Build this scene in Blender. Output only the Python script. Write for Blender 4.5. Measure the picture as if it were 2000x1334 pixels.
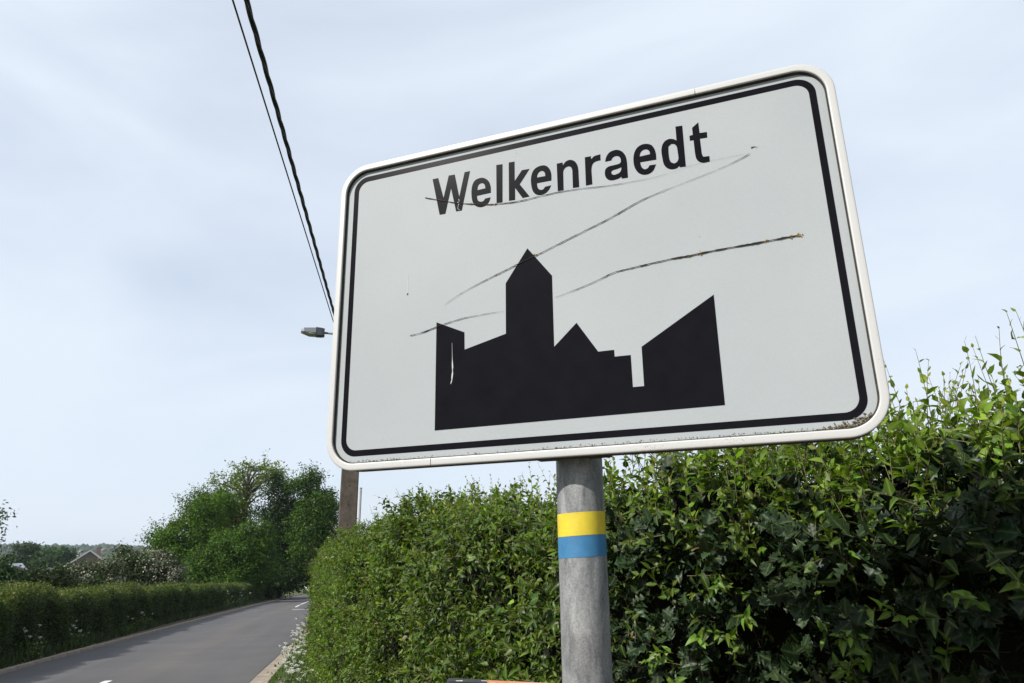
import bpy, bmesh, math, random
import numpy as np
from mathutils import Matrix, Vector

for o in list(bpy.data.objects):
    bpy.data.objects.remove(o, do_unlink=True)
SC = bpy.context.scene
COL = SC.collection
rng = np.random.default_rng(7)
random.seed(7)
R = math.radians

# ------------------------------------------------------------------ camera
EYE = np.array([0.0, 0.0, 1.62])
FPX, PITCH, ROLL = 1365.0, R(16.84), R(-0.64)
_fw = np.array([0, math.cos(PITCH), math.sin(PITCH)])
_up0 = np.array([0, -math.sin(PITCH), math.cos(PITCH)])
_r0 = np.array([1.0, 0, 0])
_rt = _r0 * math.cos(ROLL) + _up0 * math.sin(ROLL)
_up = _up0 * math.cos(ROLL) - _r0 * math.sin(ROLL)
cam_d = bpy.data.cameras.new('camera')
cam = bpy.data.objects.new('camera', cam_d)
COL.objects.link(cam)
cam_d.sensor_width = 36.0
cam_d.sensor_fit = 'HORIZONTAL'
cam_d.lens = FPX / 2000 * 36.0
cam_d.clip_start = 0.02
cam_d.clip_end = 20000
cam.matrix_world = Matrix(((_rt[0], _up[0], -_fw[0], EYE[0]), (_rt[1], _up[1], -_fw[1], EYE[1]),
                           (_rt[2], _up[2], -_fw[2], EYE[2]), (0, 0, 0, 1)))
SC.camera = cam

# ------------------------------------------------------------------ sky, sun, exposure
SUN_AZ, SUN_EL = R(-128), R(39)
world = bpy.data.worlds.new('World')
SC.world = world
world.use_nodes = True
wn = world.node_tree.nodes
wl = world.node_tree.links
wn.clear()
w_out = wn.new('ShaderNodeOutputWorld')
w_bg = wn.new('ShaderNodeBackground')
w_bg.inputs['Strength'].default_value = 0.12
w_sky = wn.new('ShaderNodeTexSky')
w_sky.sky_type = 'NISHITA'
w_sky.sun_disc = False
w_sky.sun_elevation = SUN_EL
w_sky.sun_rotation = SUN_AZ
w_sky.air_density = 1.0
w_sky.dust_density = 1.2
w_sky.ozone_density = 2.0
w_tc = wn.new('ShaderNodeTexCoord')
w_map = wn.new('ShaderNodeMapping')
w_map.inputs['Rotation'].default_value = (R(12), R(-18), R(25))
w_map.inputs['Scale'].default_value = (0.9, 1.7, 3.4)
w_n1 = wn.new('ShaderNodeTexNoise')
w_n1.inputs['Scale'].default_value = 1.35
w_n1.inputs['Detail'].default_value = 6
w_n1.inputs['Roughness'].default_value = 0.47
w_n1.inputs['Distortion'].default_value = 0.6
w_r1 = wn.new('ShaderNodeMapRange')
w_r1.inputs['From Min'].default_value = 0.30
w_r1.inputs['From Max'].default_value = 0.58
w_r1.inputs['To Min'].default_value = 0.70
w_r1.inputs['To Max'].default_value = 1.0
w_mix = wn.new('ShaderNodeMix')
w_mix.data_type = 'RGBA'
w_mix.inputs['B'].default_value = (4.97, 5.5, 6.2, 1)
wl.new(w_tc.outputs['Generated'], w_map.inputs['Vector'])
wl.new(w_map.outputs['Vector'], w_n1.inputs['Vector'])
wl.new(w_n1.outputs['Fac'], w_r1.inputs['Value'])
wl.new(w_r1.outputs['Result'], w_mix.inputs['Factor'])
wl.new(w_sky.outputs['Color'], w_mix.inputs['A'])
wl.new(w_mix.outputs['Result'], w_bg.inputs['Color'])
wl.new(w_bg.outputs['Background'], w_out.inputs['Surface'])

sun_d = bpy.data.lights.new('sun', 'SUN')
sun_d.energy = 5.0
sun_d.angle = R(0.55)
sun_d.color = (1.0, 0.955, 0.88)
sun = bpy.data.objects.new('sun', sun_d)
COL.objects.link(sun)
SUN = Vector((math.sin(SUN_AZ) * math.cos(SUN_EL), math.cos(SUN_AZ) * math.cos(SUN_EL), math.sin(SUN_EL)))
sun.rotation_euler = SUN.to_track_quat('Z', 'Y').to_euler()
sun.location = (0, 0, 60)

SC.render.engine = 'CYCLES'
SC.view_settings.view_transform = 'Standard'
SC.view_settings.look = 'None'
SC.view_settings.gamma = 1
SC.view_settings.use_curve_mapping = False
SC.view_settings.exposure = 0.42
SC.cycles.max_bounces = 8
SC.cycles.volume_bounces = 0
SC.cycles.transparent_max_bounces = 8

# ------------------------------------------------------------------ helpers
U2 = np.array([-0.24498, 0.96953])      # along the road
W2 = np.array([0.96953, 0.24498])       # to its right
GR = -0.033992                          # the road falls away


def sl(s, l, z=0.0):
    """road coordinates -> world, z above the sloping ground"""
    return np.array([U2[0] * s + W2[0] * l, U2[1] * s + W2[1] * l, GR * s + z])


def sstep(a, b, x):
    t = np.clip((x - a) / (b - a), 0, 1)
    return t * t * (3 - 2 * t)


def zg(x, y):
    x = np.asarray(x, float)
    y = np.asarray(y, float)
    r = np.hypot(x, y)
    az = np.arctan2(x, y)
    plane = GR * (x * U2[0] + y * U2[1])
    far = -8 + 1.2 * np.sin(az * 9 + r * 0.004) + sstep(650, 2300, r) * (30 + 4 * np.sin(az * 21 + 1) + 2.5 * np.sin(az * 47))
    k = sstep(175, 450, r)
    return plane * (1 - k) + far * k


def at(px, py, D):
    d = _fw + _rt * (px - 1000) / FPX - _up * (py - 667) / FPX
    return EYE + d * (D / math.hypot(d[0], d[1]))


def project(P):
    d = P - EYE
    z = d @ _fw
    return 1000 + FPX * (d @ _rt) / z, 667 - FPX * (d @ _up) / z, z


def mk_mesh(name, V, F, mat, smooth=False, tint=None, rib=None):
    """V (n,3); F either (m,k) array or list of lists"""
    me = bpy.data.meshes.new(name)
    V = np.asarray(V, np.float32)
    if isinstance(F, np.ndarray):
        k = F.shape[1]
        me.vertices.add(len(V))
        me.vertices.foreach_set('co', V.ravel())
        me.loops.add(F.size)
        me.loops.foreach_set('vertex_index', F.astype(np.int32).ravel())
        me.polygons.add(len(F))
        me.polygons.foreach_set('loop_start', np.arange(0, F.size, k, dtype=np.int32))
        me.update(calc_edges=True)
    else:
        me.from_pydata([tuple(map(float, v)) for v in V], [], [list(map(int, f)) for f in F])
        me.update()
    if smooth:
        me.polygons.foreach_set('use_smooth', np.ones(len(me.polygons), bool))
    if tint is not None:
        at_ = me.attributes.new('tint', 'FLOAT_COLOR', 'POINT')
        c = np.ones((len(V), 4), np.float32)
        c[:, :3] = tint
        at_.data.foreach_set('color', c.ravel())
    if rib is not None:
        at_ = me.attributes.new('rib', 'FLOAT', 'POINT')
        at_.data.foreach_set('value', np.asarray(rib, np.float32))
    if mat is not None:
        me.materials.append(mat)
    return me


def link(name, me, parent=None, matrix=None):
    o = bpy.data.objects.new(name, me)
    COL.objects.link(o)
    if parent is not None:
        o.parent = parent
        o.matrix_parent_inverse = INV[parent.name]
    if matrix is not None:
        o.matrix_basis = matrix
    return o


INV = {}


def thing(name, label, cat, loc=(0, 0, 0), group=None):
    o = bpy.data.objects.new(name, None)
    COL.objects.link(o)
    o.empty_display_size = 0.2
    o.location = [float(v) for v in loc]
    INV[o.name] = Matrix.Translation(Vector([-float(v) for v in loc]))
    tag(o, label, cat, group)
    return o


def tag(o, label, cat, group=None):
    o['label'] = label
    o['category'] = cat
    if group:
        o['group'] = group
    return o


def struct(name, me, parent=None):
    o = link(name, me)
    if parent is not None:
        o.parent = parent
    else:
        o['kind'] = 'structure'
    return o


def stuff(o):
    o['kind'] = 'stuff'
    return o


class Buf:
    def __init__(self):
        self.v = []
        self.f = []
        self.n = 0

    def add(self, V, F):
        V = np.asarray(V, float)
        self.v.append(V)
        self.f += [[i + self.n for i in f] for f in F]
        self.n += len(V)

    def box(self, lo, hi, M=None):
        x0, y0, z0 = lo
        x1, y1, z1 = hi
        V = np.array([(x0, y0, z0), (x1, y0, z0), (x1, y1, z0), (x0, y1, z0), (x0, y0, z1), (x1, y0, z1), (x1, y1, z1), (x0, y1, z1)], float)
        if M is not None:
            V = V @ M[:3, :3].T + M[:3, 3]
        self.add(V, [[0, 3, 2, 1], [4, 5, 6, 7], [0, 1, 5, 4], [1, 2, 6, 5], [2, 3, 7, 6], [3, 0, 4, 7]])

    def tube(self, pts, rad, sides=6, cap=True):
        pts = np.asarray(pts, float)
        n = len(pts)
        rad = np.broadcast_to(np.asarray(rad, float), (n,))
        tg = np.gradient(pts, axis=0)
        tg /= np.linalg.norm(tg, axis=1)[:, None] + 1e-12
        ref = np.array([0, 0, 1.0]) if abs(tg[0][2]) < 0.9 else np.array([1.0, 0, 0])
        V = []
        for i in range(n):
            a = np.cross(tg[i], ref)
            a /= np.linalg.norm(a) + 1e-12
            b = np.cross(tg[i], a)
            for k in range(sides):
                th = 2 * math.pi * k / sides
                V.append(pts[i] + rad[i] * (a * math.cos(th) + b * math.sin(th)))
            ref = b * -1 if False else ref
        F = []
        for i in range(n - 1):
            for k in range(sides):
                k2 = (k + 1) % sides
                F.append([i * sides + k, i * sides + k2, (i + 1) * sides + k2, (i + 1) * sides + k])
        if cap:
            F.append(list(range(sides))[::-1])
            F.append([(n - 1) * sides + k for k in range(sides)])
        self.add(V, F)

    def mesh(self, name, mat, smooth=False):
        return mk_mesh(name, np.concatenate(self.v), self.f, mat, smooth)


# ------------------------------------------------------------------ materials
def new_mat(name):
    m = bpy.data.materials.new(name)
    m.use_nodes = True
    nt = m.node_tree
    return m, nt, nt.nodes['Principled BSDF'], nt.nodes['Material Output']


def mat_plain(name, col, rough=0.6, var=0.0, scale=8.0, spec=0.5, metal=0.0, bump=0.0, bscale=60.0, col2=None, mscale=(1, 1, 1), detail=5):
    m, nt, p, out = new_mat(name)
    p.inputs['Base Color'].default_value = (*col, 1)
    p.inputs['Roughness'].default_value = rough
    p.inputs['Specular IOR Level'].default_value = spec
    p.inputs['Metallic'].default_value = metal
    tc = nt.nodes.new('ShaderNodeTexCoord')
    mp = nt.nodes.new('ShaderNodeMapping')
    mp.inputs['Scale'].default_value = mscale
    nt.links.new(tc.outputs['Object'], mp.inputs['Vector'])
    if var > 0 or col2 is not None:
        nz = nt.nodes.new('ShaderNodeTexNoise')
        nz.inputs['Scale'].default_value = scale
        nz.inputs['Detail'].default_value = detail
        nz.inputs['Roughness'].default_value = 0.62
        nt.links.new(mp.outputs['Vector'], nz.inputs['Vector'])
        rmp = nt.nodes.new('ShaderNodeValToRGB')
        c2 = col2 if col2 is not None else tuple(c * (1 + var) for c in col)
        c1 = col if col2 is not None else tuple(c * (1 - var) for c in col)
        rmp.color_ramp.elements[0].position = 0.33
        rmp.color_ramp.elements[1].position = 0.67
        rmp.color_ramp.elements[0].color = (*c1, 1)
        rmp.color_ramp.elements[1].color = (*c2, 1)
        nt.links.new(nz.outputs['Fac'], rmp.inputs['Fac'])
        nt.links.new(rmp.outputs['Color'], p.inputs['Base Color'])
    if bump > 0:
        nb = nt.nodes.new('ShaderNodeTexNoise')
        nb.inputs['Scale'].default_value = bscale
        nb.inputs['Detail'].default_value = 4
        nt.links.new(mp.outputs['Vector'], nb.inputs['Vector'])
        bp = nt.nodes.new('ShaderNodeBump')
        bp.inputs['Strength'].default_value = bump
        bp.inputs['Distance'].default_value = 0.01
        nt.links.new(nb.outputs['Fac'], bp.inputs['Height'])
        nt.links.new(bp.outputs['Normal'], p.inputs['Normal'])
    return m


def mat_leaf(name, rough=0.42, trans=0.3, spec=0.5, ribcol=(0.25, 0.33, 0.1), ribamt=0.35, tcol=(1.25, 1.35, 0.45), coat=0.0, vein=False):
    m, nt, p, out = new_mat(name)
    L = nt.links
    a = nt.nodes.new('ShaderNodeAttribute')
    a.attribute_name = 'tint'
    rb = nt.nodes.new('ShaderNodeAttribute')
    rb.attribute_name = 'rib'
    pw = nt.nodes.new('ShaderNodeMath')
    pw.operation = 'POWER'
    pw.inputs[1].default_value = 5.0
    L.new(rb.outputs['Fac'], pw.inputs[0])
    ml = nt.nodes.new('ShaderNodeMath')
    ml.operation = 'MULTIPLY'
    ml.inputs[1].default_value = ribamt
    L.new(pw.outputs[0], ml.inputs[0])
    mx = nt.nodes.new('ShaderNodeMix')
    mx.data_type = 'RGBA'
    mx.inputs['B'].default_value = (*ribcol, 1)
    L.new(ml.outputs[0], mx.inputs['Factor'])
    L.new(a.outputs['Color'], mx.inputs['A'])
    L.new(mx.outputs['Result'], p.inputs['Base Color'])
    p.inputs['Roughness'].default_value = rough
    p.inputs['Specular IOR Level'].default_value = spec
    if coat:
        p.inputs['Coat Weight'].default_value = coat
        p.inputs['Coat Roughness'].default_value = 0.18
    if trans > 0:
        tr = nt.nodes.new('ShaderNodeBsdfTranslucent')
        mc = nt.nodes.new('ShaderNodeMix')
        mc.data_type = 'RGBA'
        mc.blend_type = 'MULTIPLY'
        mc.inputs['Factor'].default_value = 1
        mc.inputs['B'].default_value = (*tcol, 1)
        L.new(mx.outputs['Result'], mc.inputs['A'])
        L.new(mc.outputs['Result'], tr.inputs['Color'])
        ms = nt.nodes.new('ShaderNodeMixShader')
        ms.inputs['Fac'].default_value = trans
        L.new(p.outputs[0], ms.inputs[1])
        L.new(tr.outputs[0], ms.inputs[2])
        L.new(ms.outputs[0], out.inputs['Surface'])
    return m


M_PLUM = mat_leaf('plum_leaf', rough=0.42, trans=0.36, ribamt=0.45, spec=0.25)
M_HOLLY = mat_leaf('holly_leaf', rough=0.42, trans=0.03, spec=0.2, ribcol=(0.10, 0.15, 0.04), ribamt=0.5)
M_HAW = mat_leaf('hawthorn_leaf', rough=0.42, trans=0.36, ribamt=0.2, spec=0.3)
M_TREE = mat_leaf('tree_leaf', rough=0.55, trans=0.24, spec=0.15, ribamt=0.0, tcol=(1.2, 1.3, 0.5))
M_BLOSSOM = mat_leaf('blossom', rough=0.7, trans=0.25, ribamt=0.0, tcol=(1, 1, 1))
M_TWIG = mat_plain('twig', (0.045, 0.035, 0.022), 0.8, 0.4, 40)
M_GREENTWIG = mat_plain('green_twig', (0.10, 0.085, 0.04), 0.7, 0.3, 40)
M_INNER = mat_plain('core_shade', (0.008, 0.009, 0.005), 0.95, 0.5, 25, spec=0.1)  # near-black core colour; the shade inside the hedges is put into it
M_BARK = mat_plain('bark', (0.045, 0.037, 0.028), 0.9, 0.4, 6, bump=0.6, bscale=20)
M_GRASS = mat_leaf('grass_blade', rough=0.5, trans=0.25, ribamt=0.0)
M_FIELD = mat_plain('field', (0.045, 0.075, 0.02), 0.95, col2=(0.075, 0.105, 0.035), scale=0.08, spec=0.1, bump=0.4, bscale=3)


def mat_asphalt():
    m, nt, p, out = new_mat('asphalt')
    L = nt.links
    tc = nt.nodes.new('ShaderNodeTexCoord')
    mp = nt.nodes.new('ShaderNodeMapping')
    L.new(tc.outputs['UV'], mp.inputs['Vector'])
    mp.inputs['Scale'].default_value = (1.0, 0.05, 1)
    n1 = nt.nodes.new('ShaderNodeTexNoise')
    n1.inputs['Scale'].default_value = 0.9
    n1.inputs['Detail'].default_value = 5
    L.new(mp.outputs[0], n1.inputs['Vector'])
    n2 = nt.nodes.new('ShaderNodeTexNoise')
    n2.inputs['Scale'].default_value = 38
    n2.inputs['Detail'].default_value = 6
    L.new(tc.outputs['UV'], n2.inputs['Vector'])
    n3 = nt.nodes.new('ShaderNodeTexNoise')
    n3.inputs['Scale'].default_value = 0.5
    n3.inputs['Detail'].default_value = 6
    L.new(tc.outputs['UV'], n3.inputs['Vector'])
    r1 = nt.nodes.new('ShaderNodeValToRGB')
    r1.color_ramp.elements[0].position = 0.35
    r1.color_ramp.elements[0].color = (0.066, 0.065, 0.069, 1)
    r1.color_ramp.elements[1].position = 0.68
    r1.color_ramp.elements[1].color = (0.088, 0.085, 0.085, 1)
    L.new(n1.outputs['Fac'], r1.inputs['Fac'])
    mx = nt.nodes.new('ShaderNodeMix')
    mx.data_type = 'RGBA'
    mx.blend_type = 'MULTIPLY'
    mx.inputs['Factor'].default_value = 1
    r2 = nt.nodes.new('ShaderNodeValToRGB')
    r2.color_ramp.elements[0].position = 0.3
    r2.color_ramp.elements[0].color = (0.72, 0.72, 0.72, 1)
    r2.color_ramp.elements[1].position = 0.72
    r2.color_ramp.elements[1].color = (1.2, 1.2, 1.2, 1)
    ad = nt.nodes.new('ShaderNodeMath')
    ad.operation = 'MULTIPLY_ADD'
    ad.inputs[1].default_value = 0.55
    L.new(n3.outputs['Fac'], ad.inputs[0])
    sc = nt.nodes.new('ShaderNodeMath')
    sc.operation = 'MULTIPLY'
    sc.inputs[1].default_value = 0.45
    L.new(n2.outputs['Fac'], sc.inputs[0])
    L.new(sc.outputs[0], ad.inputs[2])
    L.new(ad.outputs[0], r2.inputs['Fac'])
    L.new(r1.outputs['Color'], mx.inputs['A'])
    L.new(r2.outputs['Color'], mx.inputs['B'])
    # pale dust worn along the middle of the lane between the wheel tracks
    sx = nt.nodes.new('ShaderNodeSeparateXYZ')
    L.new(tc.outputs['UV'], sx.inputs[0])
    cv = nt.nodes.new('ShaderNodeFloatCurve')
    c = cv.mapping.curves[0]
    c.points[0].location = (0, 0.1)
    c.points[1].location = (1, 0.1)
    for px_, py_ in ((0.30, 0.05), (0.44, 0.12), (0.55, 0.75), (0.64, 0.25), (0.78, 0.1)):
        c.points.new(px_, py_)
    cv.mapping.update()
    dv = nt.nodes.new('ShaderNodeMath')
    dv.operation = 'DIVIDE'
    dv.inputs[1].default_value = 5.2
    L.new(sx.outputs['X'], dv.inputs[0])
    L.new(dv.outputs[0], cv.inputs['Value'])
    mt = nt.nodes.new('ShaderNodeMath')
    mt.operation = 'MULTIPLY'
    L.new(cv.outputs[0], mt.inputs[0])
    L.new(n3.outputs['Fac'], mt.inputs[1])
    m3 = nt.nodes.new('ShaderNodeMix')
    m3.data_type = 'RGBA'
    m3.inputs['B'].default_value = (0.115, 0.098, 0.08, 1)
    L.new(mt.outputs[0], m3.inputs['Factor'])
    L.new(mx.outputs['Result'], m3.inputs['A'])
    L.new(m3.outputs['Result'], p.inputs['Base Color'])
    p.inputs['Roughness'].default_value = 0.82
    p.inputs['Specular IOR Level'].default_value = 0.35
    bp = nt.nodes.new('ShaderNodeBump')
    bp.inputs['Strength'].default_value = 0.5
    bp.inputs['Distance'].default_value = 0.01
    n4 = nt.nodes.new('ShaderNodeTexNoise')
    n4.inputs['Scale'].default_value = 90
    L.new(tc.outputs['UV'], n4.inputs['Vector'])
    L.new(n4.outputs['Fac'], bp.inputs['Height'])
    L.new(bp.outputs['Normal'], p.inputs['Normal'])
    return m


M_ASPHALT = mat_asphalt()
M_KERB = mat_plain('kerb_concrete', (0.20, 0.165, 0.13), 0.9, col2=(0.30, 0.255, 0.21), scale=3, bump=0.4, bscale=50, spec=0.2)
M_PAVE = mat_plain('pavement', (0.15, 0.125, 0.10), 0.9, col2=(0.22, 0.185, 0.15), scale=2.5, bump=0.5, bscale=60, spec=0.2)
M_DIRT = mat_plain('verge_dirt', (0.055, 0.045, 0.03), 0.95, col2=(0.13, 0.105, 0.075), scale=1.6, bump=0.6, bscale=30, spec=0.1)
M_PAINT = mat_plain('road_paint', (0.42, 0.42, 0.41), 0.7, col2=(0.66, 0.66, 0.64), scale=12)

# ================================================================== THE SETTING
def build_ground():
    rad = [0, 2, 5, 10, 20, 35, 50, 70, 90, 115, 140, 165, 200, 240, 290, 350, 430, 520, 640, 780, 950, 1150, 1350, 1550, 1750, 1950, 2150, 2400, 2800, 3600, 5000, 6500]
    na = 240
    V = [(0, 0, 0)]
    for r in rad[1:]:
        th = np.arange(na) * 2 * math.pi / na
        x, y = r * np.sin(th), r * np.cos(th)
        V += list(zip(x, y, zg(x, y)))
    F = [[0, 1 + (i + 1) % na, 1 + i] for i in range(na)]
    for k in range(len(rad) - 2):
        a = 1 + k * na
        b = a + na
        F += [[a + i, a + (i + 1) % na, b + (i + 1) % na, b + i] for i in range(na)]
    struct('ground', mk_mesh('ground', V, F, M_FIELD, True))


build_ground()

_ls = np.array([-60, 20, 30, 40, 62, 80, 104, 131, 165])
_ll = np.array([-6.28, -6.22, -6.05, -5.88, -5.45, -4.72, -3.9, -1.85, 2.2])
_wd = np.array([5.1, 5.15, 5.4, 5.6, 6.2, 6.6, 6.6, 6.6, 6.6])


def left_edge(s):
    return np.interp(s, _ls, _ll)


def right_edge(s):
    base = np.interp(s, [-60, 5, 14, 21, 28, 35], [-1.4, -1.35, -1.2, -0.93, -0.66, -0.43])
    return np.where(np.asarray(s) < 35, base, left_edge(s) + np.interp(s, [35, 62], [5.5, 6.4]))


def strip(name, s0, s1, ds, latL, latR, z, mat, cols=6, parent=None, uv=False):
    S = np.arange(s0, s1 + 1e-6, ds)
    V, UV = [], []
    for s in S:
        a, b = float(latL(s)), float(latR(s))
        for k in range(cols + 1):
            l = a + (b - a) * k / cols
            V.append(sl(s, l, z))
            UV.append((l - a, s))
    n = cols + 1
    F = [[i * n + k, i * n + k + 1, (i + 1) * n + k + 1, (i + 1) * n + k] for i in range(len(S) - 1) for k in range(cols)]
    me = mk_mesh(name, V, F, mat, True)
    if uv:
        u = me.uv_layers.new(name='UVMap')
        for lp in me.loops:
            u.data[lp.index].uv = UV[lp.vertex_index]
    return struct(name, me, parent)


road = strip('road', -30, 165, 1.5, left_edge, right_edge, 0.006, M_ASPHALT, 8, uv=True)
strip('verge', -30, 120, 1.5, lambda s: left_edge(s) - 1.6, lambda s: left_edge(s) - 0.12, 0.05, M_DIRT, 3)
strip('pavement', -30, 60, 1.5, lambda s: right_edge(s) + 0.40, lambda s: right_edge(s) + 3.2, 0.10, M_PAVE, 5)


def piece_mesh(name, L, W, z0, z1, mat, bev=0.012):
    bm = bmesh.new()
    bmesh.ops.create_cube(bm, size=1)
    for v in bm.verts:
        v.co = Vector((v.co.x * W, v.co.y * L, z0 + (v.co.z + 0.5) * (z1 - z0)))
    top = [e for e in bm.edges if all(v.co.z > z1 - 1e-4 for v in e.verts)]
    bmesh.ops.bevel(bm, geom=top, offset=bev, segments=2, affect='EDGES')
    me = bpy.data.meshes.new(name)
    bm.to_mesh(me)
    bm.free()
    me.materials.append(mat)
    return me


def row(holder_name, piece_name, me, s0, s1, ds, latf):
    h = bpy.data.objects.new(holder_name, None)
    COL.objects.link(h)
    h['kind'] = 'structure'
    s = s0
    while s < s1:
        p = sl(s, float(latf(s)), 0)
        q = sl(s + 0.5, float(latf(s + 0.5)), 0)
        yv = Vector(q - p).normalized()
        xv = yv.cross(Vector((0, 0, 1))).normalized()
        zv = xv.cross(yv)
        o = bpy.data.objects.new(piece_name, me)
        COL.objects.link(o)
        o.parent = h
        M = Matrix((xv, yv, zv)).transposed().to_4x4()
        M.translation = Vector(p) + zv * random.uniform(-0.004, 0.004)
        o.matrix_basis = M @ Matrix.Rotation(random.uniform(-0.006, 0.006), 4, 'Z')
        s += ds
    return h


row('gutter', 'gutter_slab', piece_mesh('gutter_slab', 0.99, 0.27, -0.1, 0.022, M_KERB, 0.006), 5, 46, 1.0, lambda s: right_edge(s) + 0.14)
row('kerb', 'kerb_stone', piece_mesh('kerb_stone', 0.985, 0.12, -0.1, 0.115, M_KERB, 0.02), 5, 46, 1.0, lambda s: right_edge(s) + 0.338)
row('kerb_left', 'kerb_stone', piece_mesh('kerb_stone', 0.985, 0.14, -0.1, 0.075, M_KERB, 0.012), 11, 99, 1.0, lambda s: left_edge(s) - 0.05)


_S = np.arange(5, 48, 0.22)
_V = []
for _s in _S:
    _w = random.uniform(0.008, 0.03)
    _c = float(right_edge(_s)) - 0.004 + random.uniform(-0.008, 0.004)
    _V += [sl(_s, _c - _w, 0.0102), sl(_s, _c + 0.012, 0.0102)]
M_TAR = mat_plain('tar', (0.012, 0.011, 0.010), 0.9, 0.3, 20)
link('tar_joint', mk_mesh('tar_joint', _V, [[2 * i, 2 * i + 1, 2 * i + 3, 2 * i + 2] for i in range(len(_S) - 1)], M_TAR)).parent = road


def marking(pts):
    """a painted patch lying on the asphalt: a part of the road"""
    V = [sl(s, l, 0.010) for s, l in pts]
    o = link('road_marking', mk_mesh('road_marking', V, [list(range(len(V)))], M_PAINT))
    o.parent = road
    return o


def dash(s0, l0, s1, l1, w=0.13):
    marking([(s0, l0 - w / 2), (s0, l0 + w / 2), (s1, l1 + w / 2), (s1, l1 - w / 2)])


dash(12.2, -3.80, 15.22, -3.74)
dash(2.0, -3.85, 5.0, -3.83)
dash(54.3, -2.12, 59.0, -2.02)
dash(60.2, -2.0, 84, -1.0)
dash(84.3, -0.98, 110, 0.1)
marking([(49.4, -2.14), (49.0, -1.1), (49.35, -1.1), (49.8, -2.14)])
marking([(48.9, -1.0), (48.5, 0.4), (48.85, 0.4), (49.25, -1.0)])

# ================================================================== THE TOWN SIGN
SA = Vector((0.93657293, -0.35040995, 0.00663415)).normalized()
SN = Vector((-0.35040889, -0.93659584, -0.00135923))
SN = (SN - SA * SN.dot(SA)).normalized()
SB = SN.cross(SA).normalized()
SB = SB if SB.z > 0 else -SB
SORG = Vector((0.08649352, 1.08323726, 2.06186898))
MS = Matrix((SA, SB, SN)).transposed().to_4x4()
MS.translation = SORG
SW, SH, SR = 0.450, 0.300, 0.058
POSTX, POSTY = 0.1083, 1.161

M_VINYL = mat_plain('black_vinyl', (0.0062, 0.0062, 0.0085), 0.24, 0.12, 30, spec=0.03)


def mat_plate():
    m, nt, p, out = new_mat('reflective_sheet')
    L = nt.links
    tc = nt.nodes.new('ShaderNodeTexCoord')
    n1 = nt.nodes.new('ShaderNodeTexNoise')
    n1.inputs['Scale'].default_value = 420
    n1.inputs['Detail'].default_value = 3
    L.new(tc.outputs['Object'], n1.inputs['Vector'])
    n2 = nt.nodes.new('ShaderNodeTexNoise')
    n2.inputs['Scale'].default_value = 3.5
    n2.inputs['Detail'].default_value = 6
    L.new(tc.outputs['Object'], n2.inputs['Vector'])
    r1 = nt.nodes.new('ShaderNodeValToRGB')
    r1.color_ramp.elements[0].position = 0.3
    r1.color_ramp.elements[0].color = (0.280, 0.301, 0.313, 1)
    r1.color_ramp.elements[1].position = 0.7
    r1.color_ramp.elements[1].color = (0.306, 0.327, 0.339, 1)
    L.new(n2.outputs['Fac'], r1.inputs['Fac'])
    mx = nt.nodes.new('ShaderNodeMix')
    mx.data_type = 'RGBA'
    mx.blend_type = 'MULTIPLY'
    mx.inputs['Factor'].default_value = 1
    r2 = nt.nodes.new('ShaderNodeValToRGB')
    r2.color_ramp.elements[0].position = 0.3
    r2.color_ramp.elements[0].color = (0.97, 0.97, 0.97, 1)
    r2.color_ramp.elements[1].position = 0.7
    r2.color_ramp.elements[1].color = (1.025, 1.025, 1.025, 1)
    L.new(n1.outputs['Fac'], r2.inputs['Fac'])
    L.new(r1.outputs['Color'], mx.inputs['A'])
    L.new(r2.outputs['Color'], mx.inputs['B'])
    # scattered dirt specks
    v = nt.nodes.new('ShaderNodeTexVoronoi')
    v.inputs['Scale'].default_value = 26
    v.inputs['Randomness'].default_value = 1
    L.new(tc.outputs['Object'], v.inputs['Vector'])
    sx = nt.nodes.new('ShaderNodeMath')
    sx.operation = 'LESS_THAN'
    sx.inputs[1].default_value = 0.028
    L.new(v.outputs['Distance'], sx.inputs[0])
    cs = nt.nodes.new('ShaderNodeSeparateColor')
    L.new(v.outputs['Color'], cs.inputs[0])
    sy = nt.nodes.new('ShaderNodeMath')
    sy.operation = 'GREATER_THAN'
    sy.inputs[1].default_value = 0.8
    L.new(cs.outputs[0], sy.inputs[0])
    sz = nt.nodes.new('ShaderNodeMath')
    sz.operation = 'MULTIPLY'
    L.new(sx.outputs[0], sz.inputs[0])
    L.new(sy.outputs[0], sz.inputs[1])
    sm = nt.nodes.new('ShaderNodeMath')
    sm.operation = 'MULTIPLY'
    sm.inputs[1].default_value = 0.75
    L.new(sz.outputs[0], sm.inputs[0])
    m2 = nt.nodes.new('ShaderNodeMix')
    m2.data_type = 'RGBA'
    m2.inputs['B'].default_value = (0.12, 0.11, 0.09, 1)
    L.new(sm.outputs[0], m2.inputs['Factor'])
    L.new(mx.outputs['Result'], m2.inputs['A'])
    L.new(m2.outputs['Result'], p.inputs['Base Color'])
    p.inputs['Roughness'].default_value = 0.6
    p.inputs['Specular IOR Level'].default_value = 0.15
    return m


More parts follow.
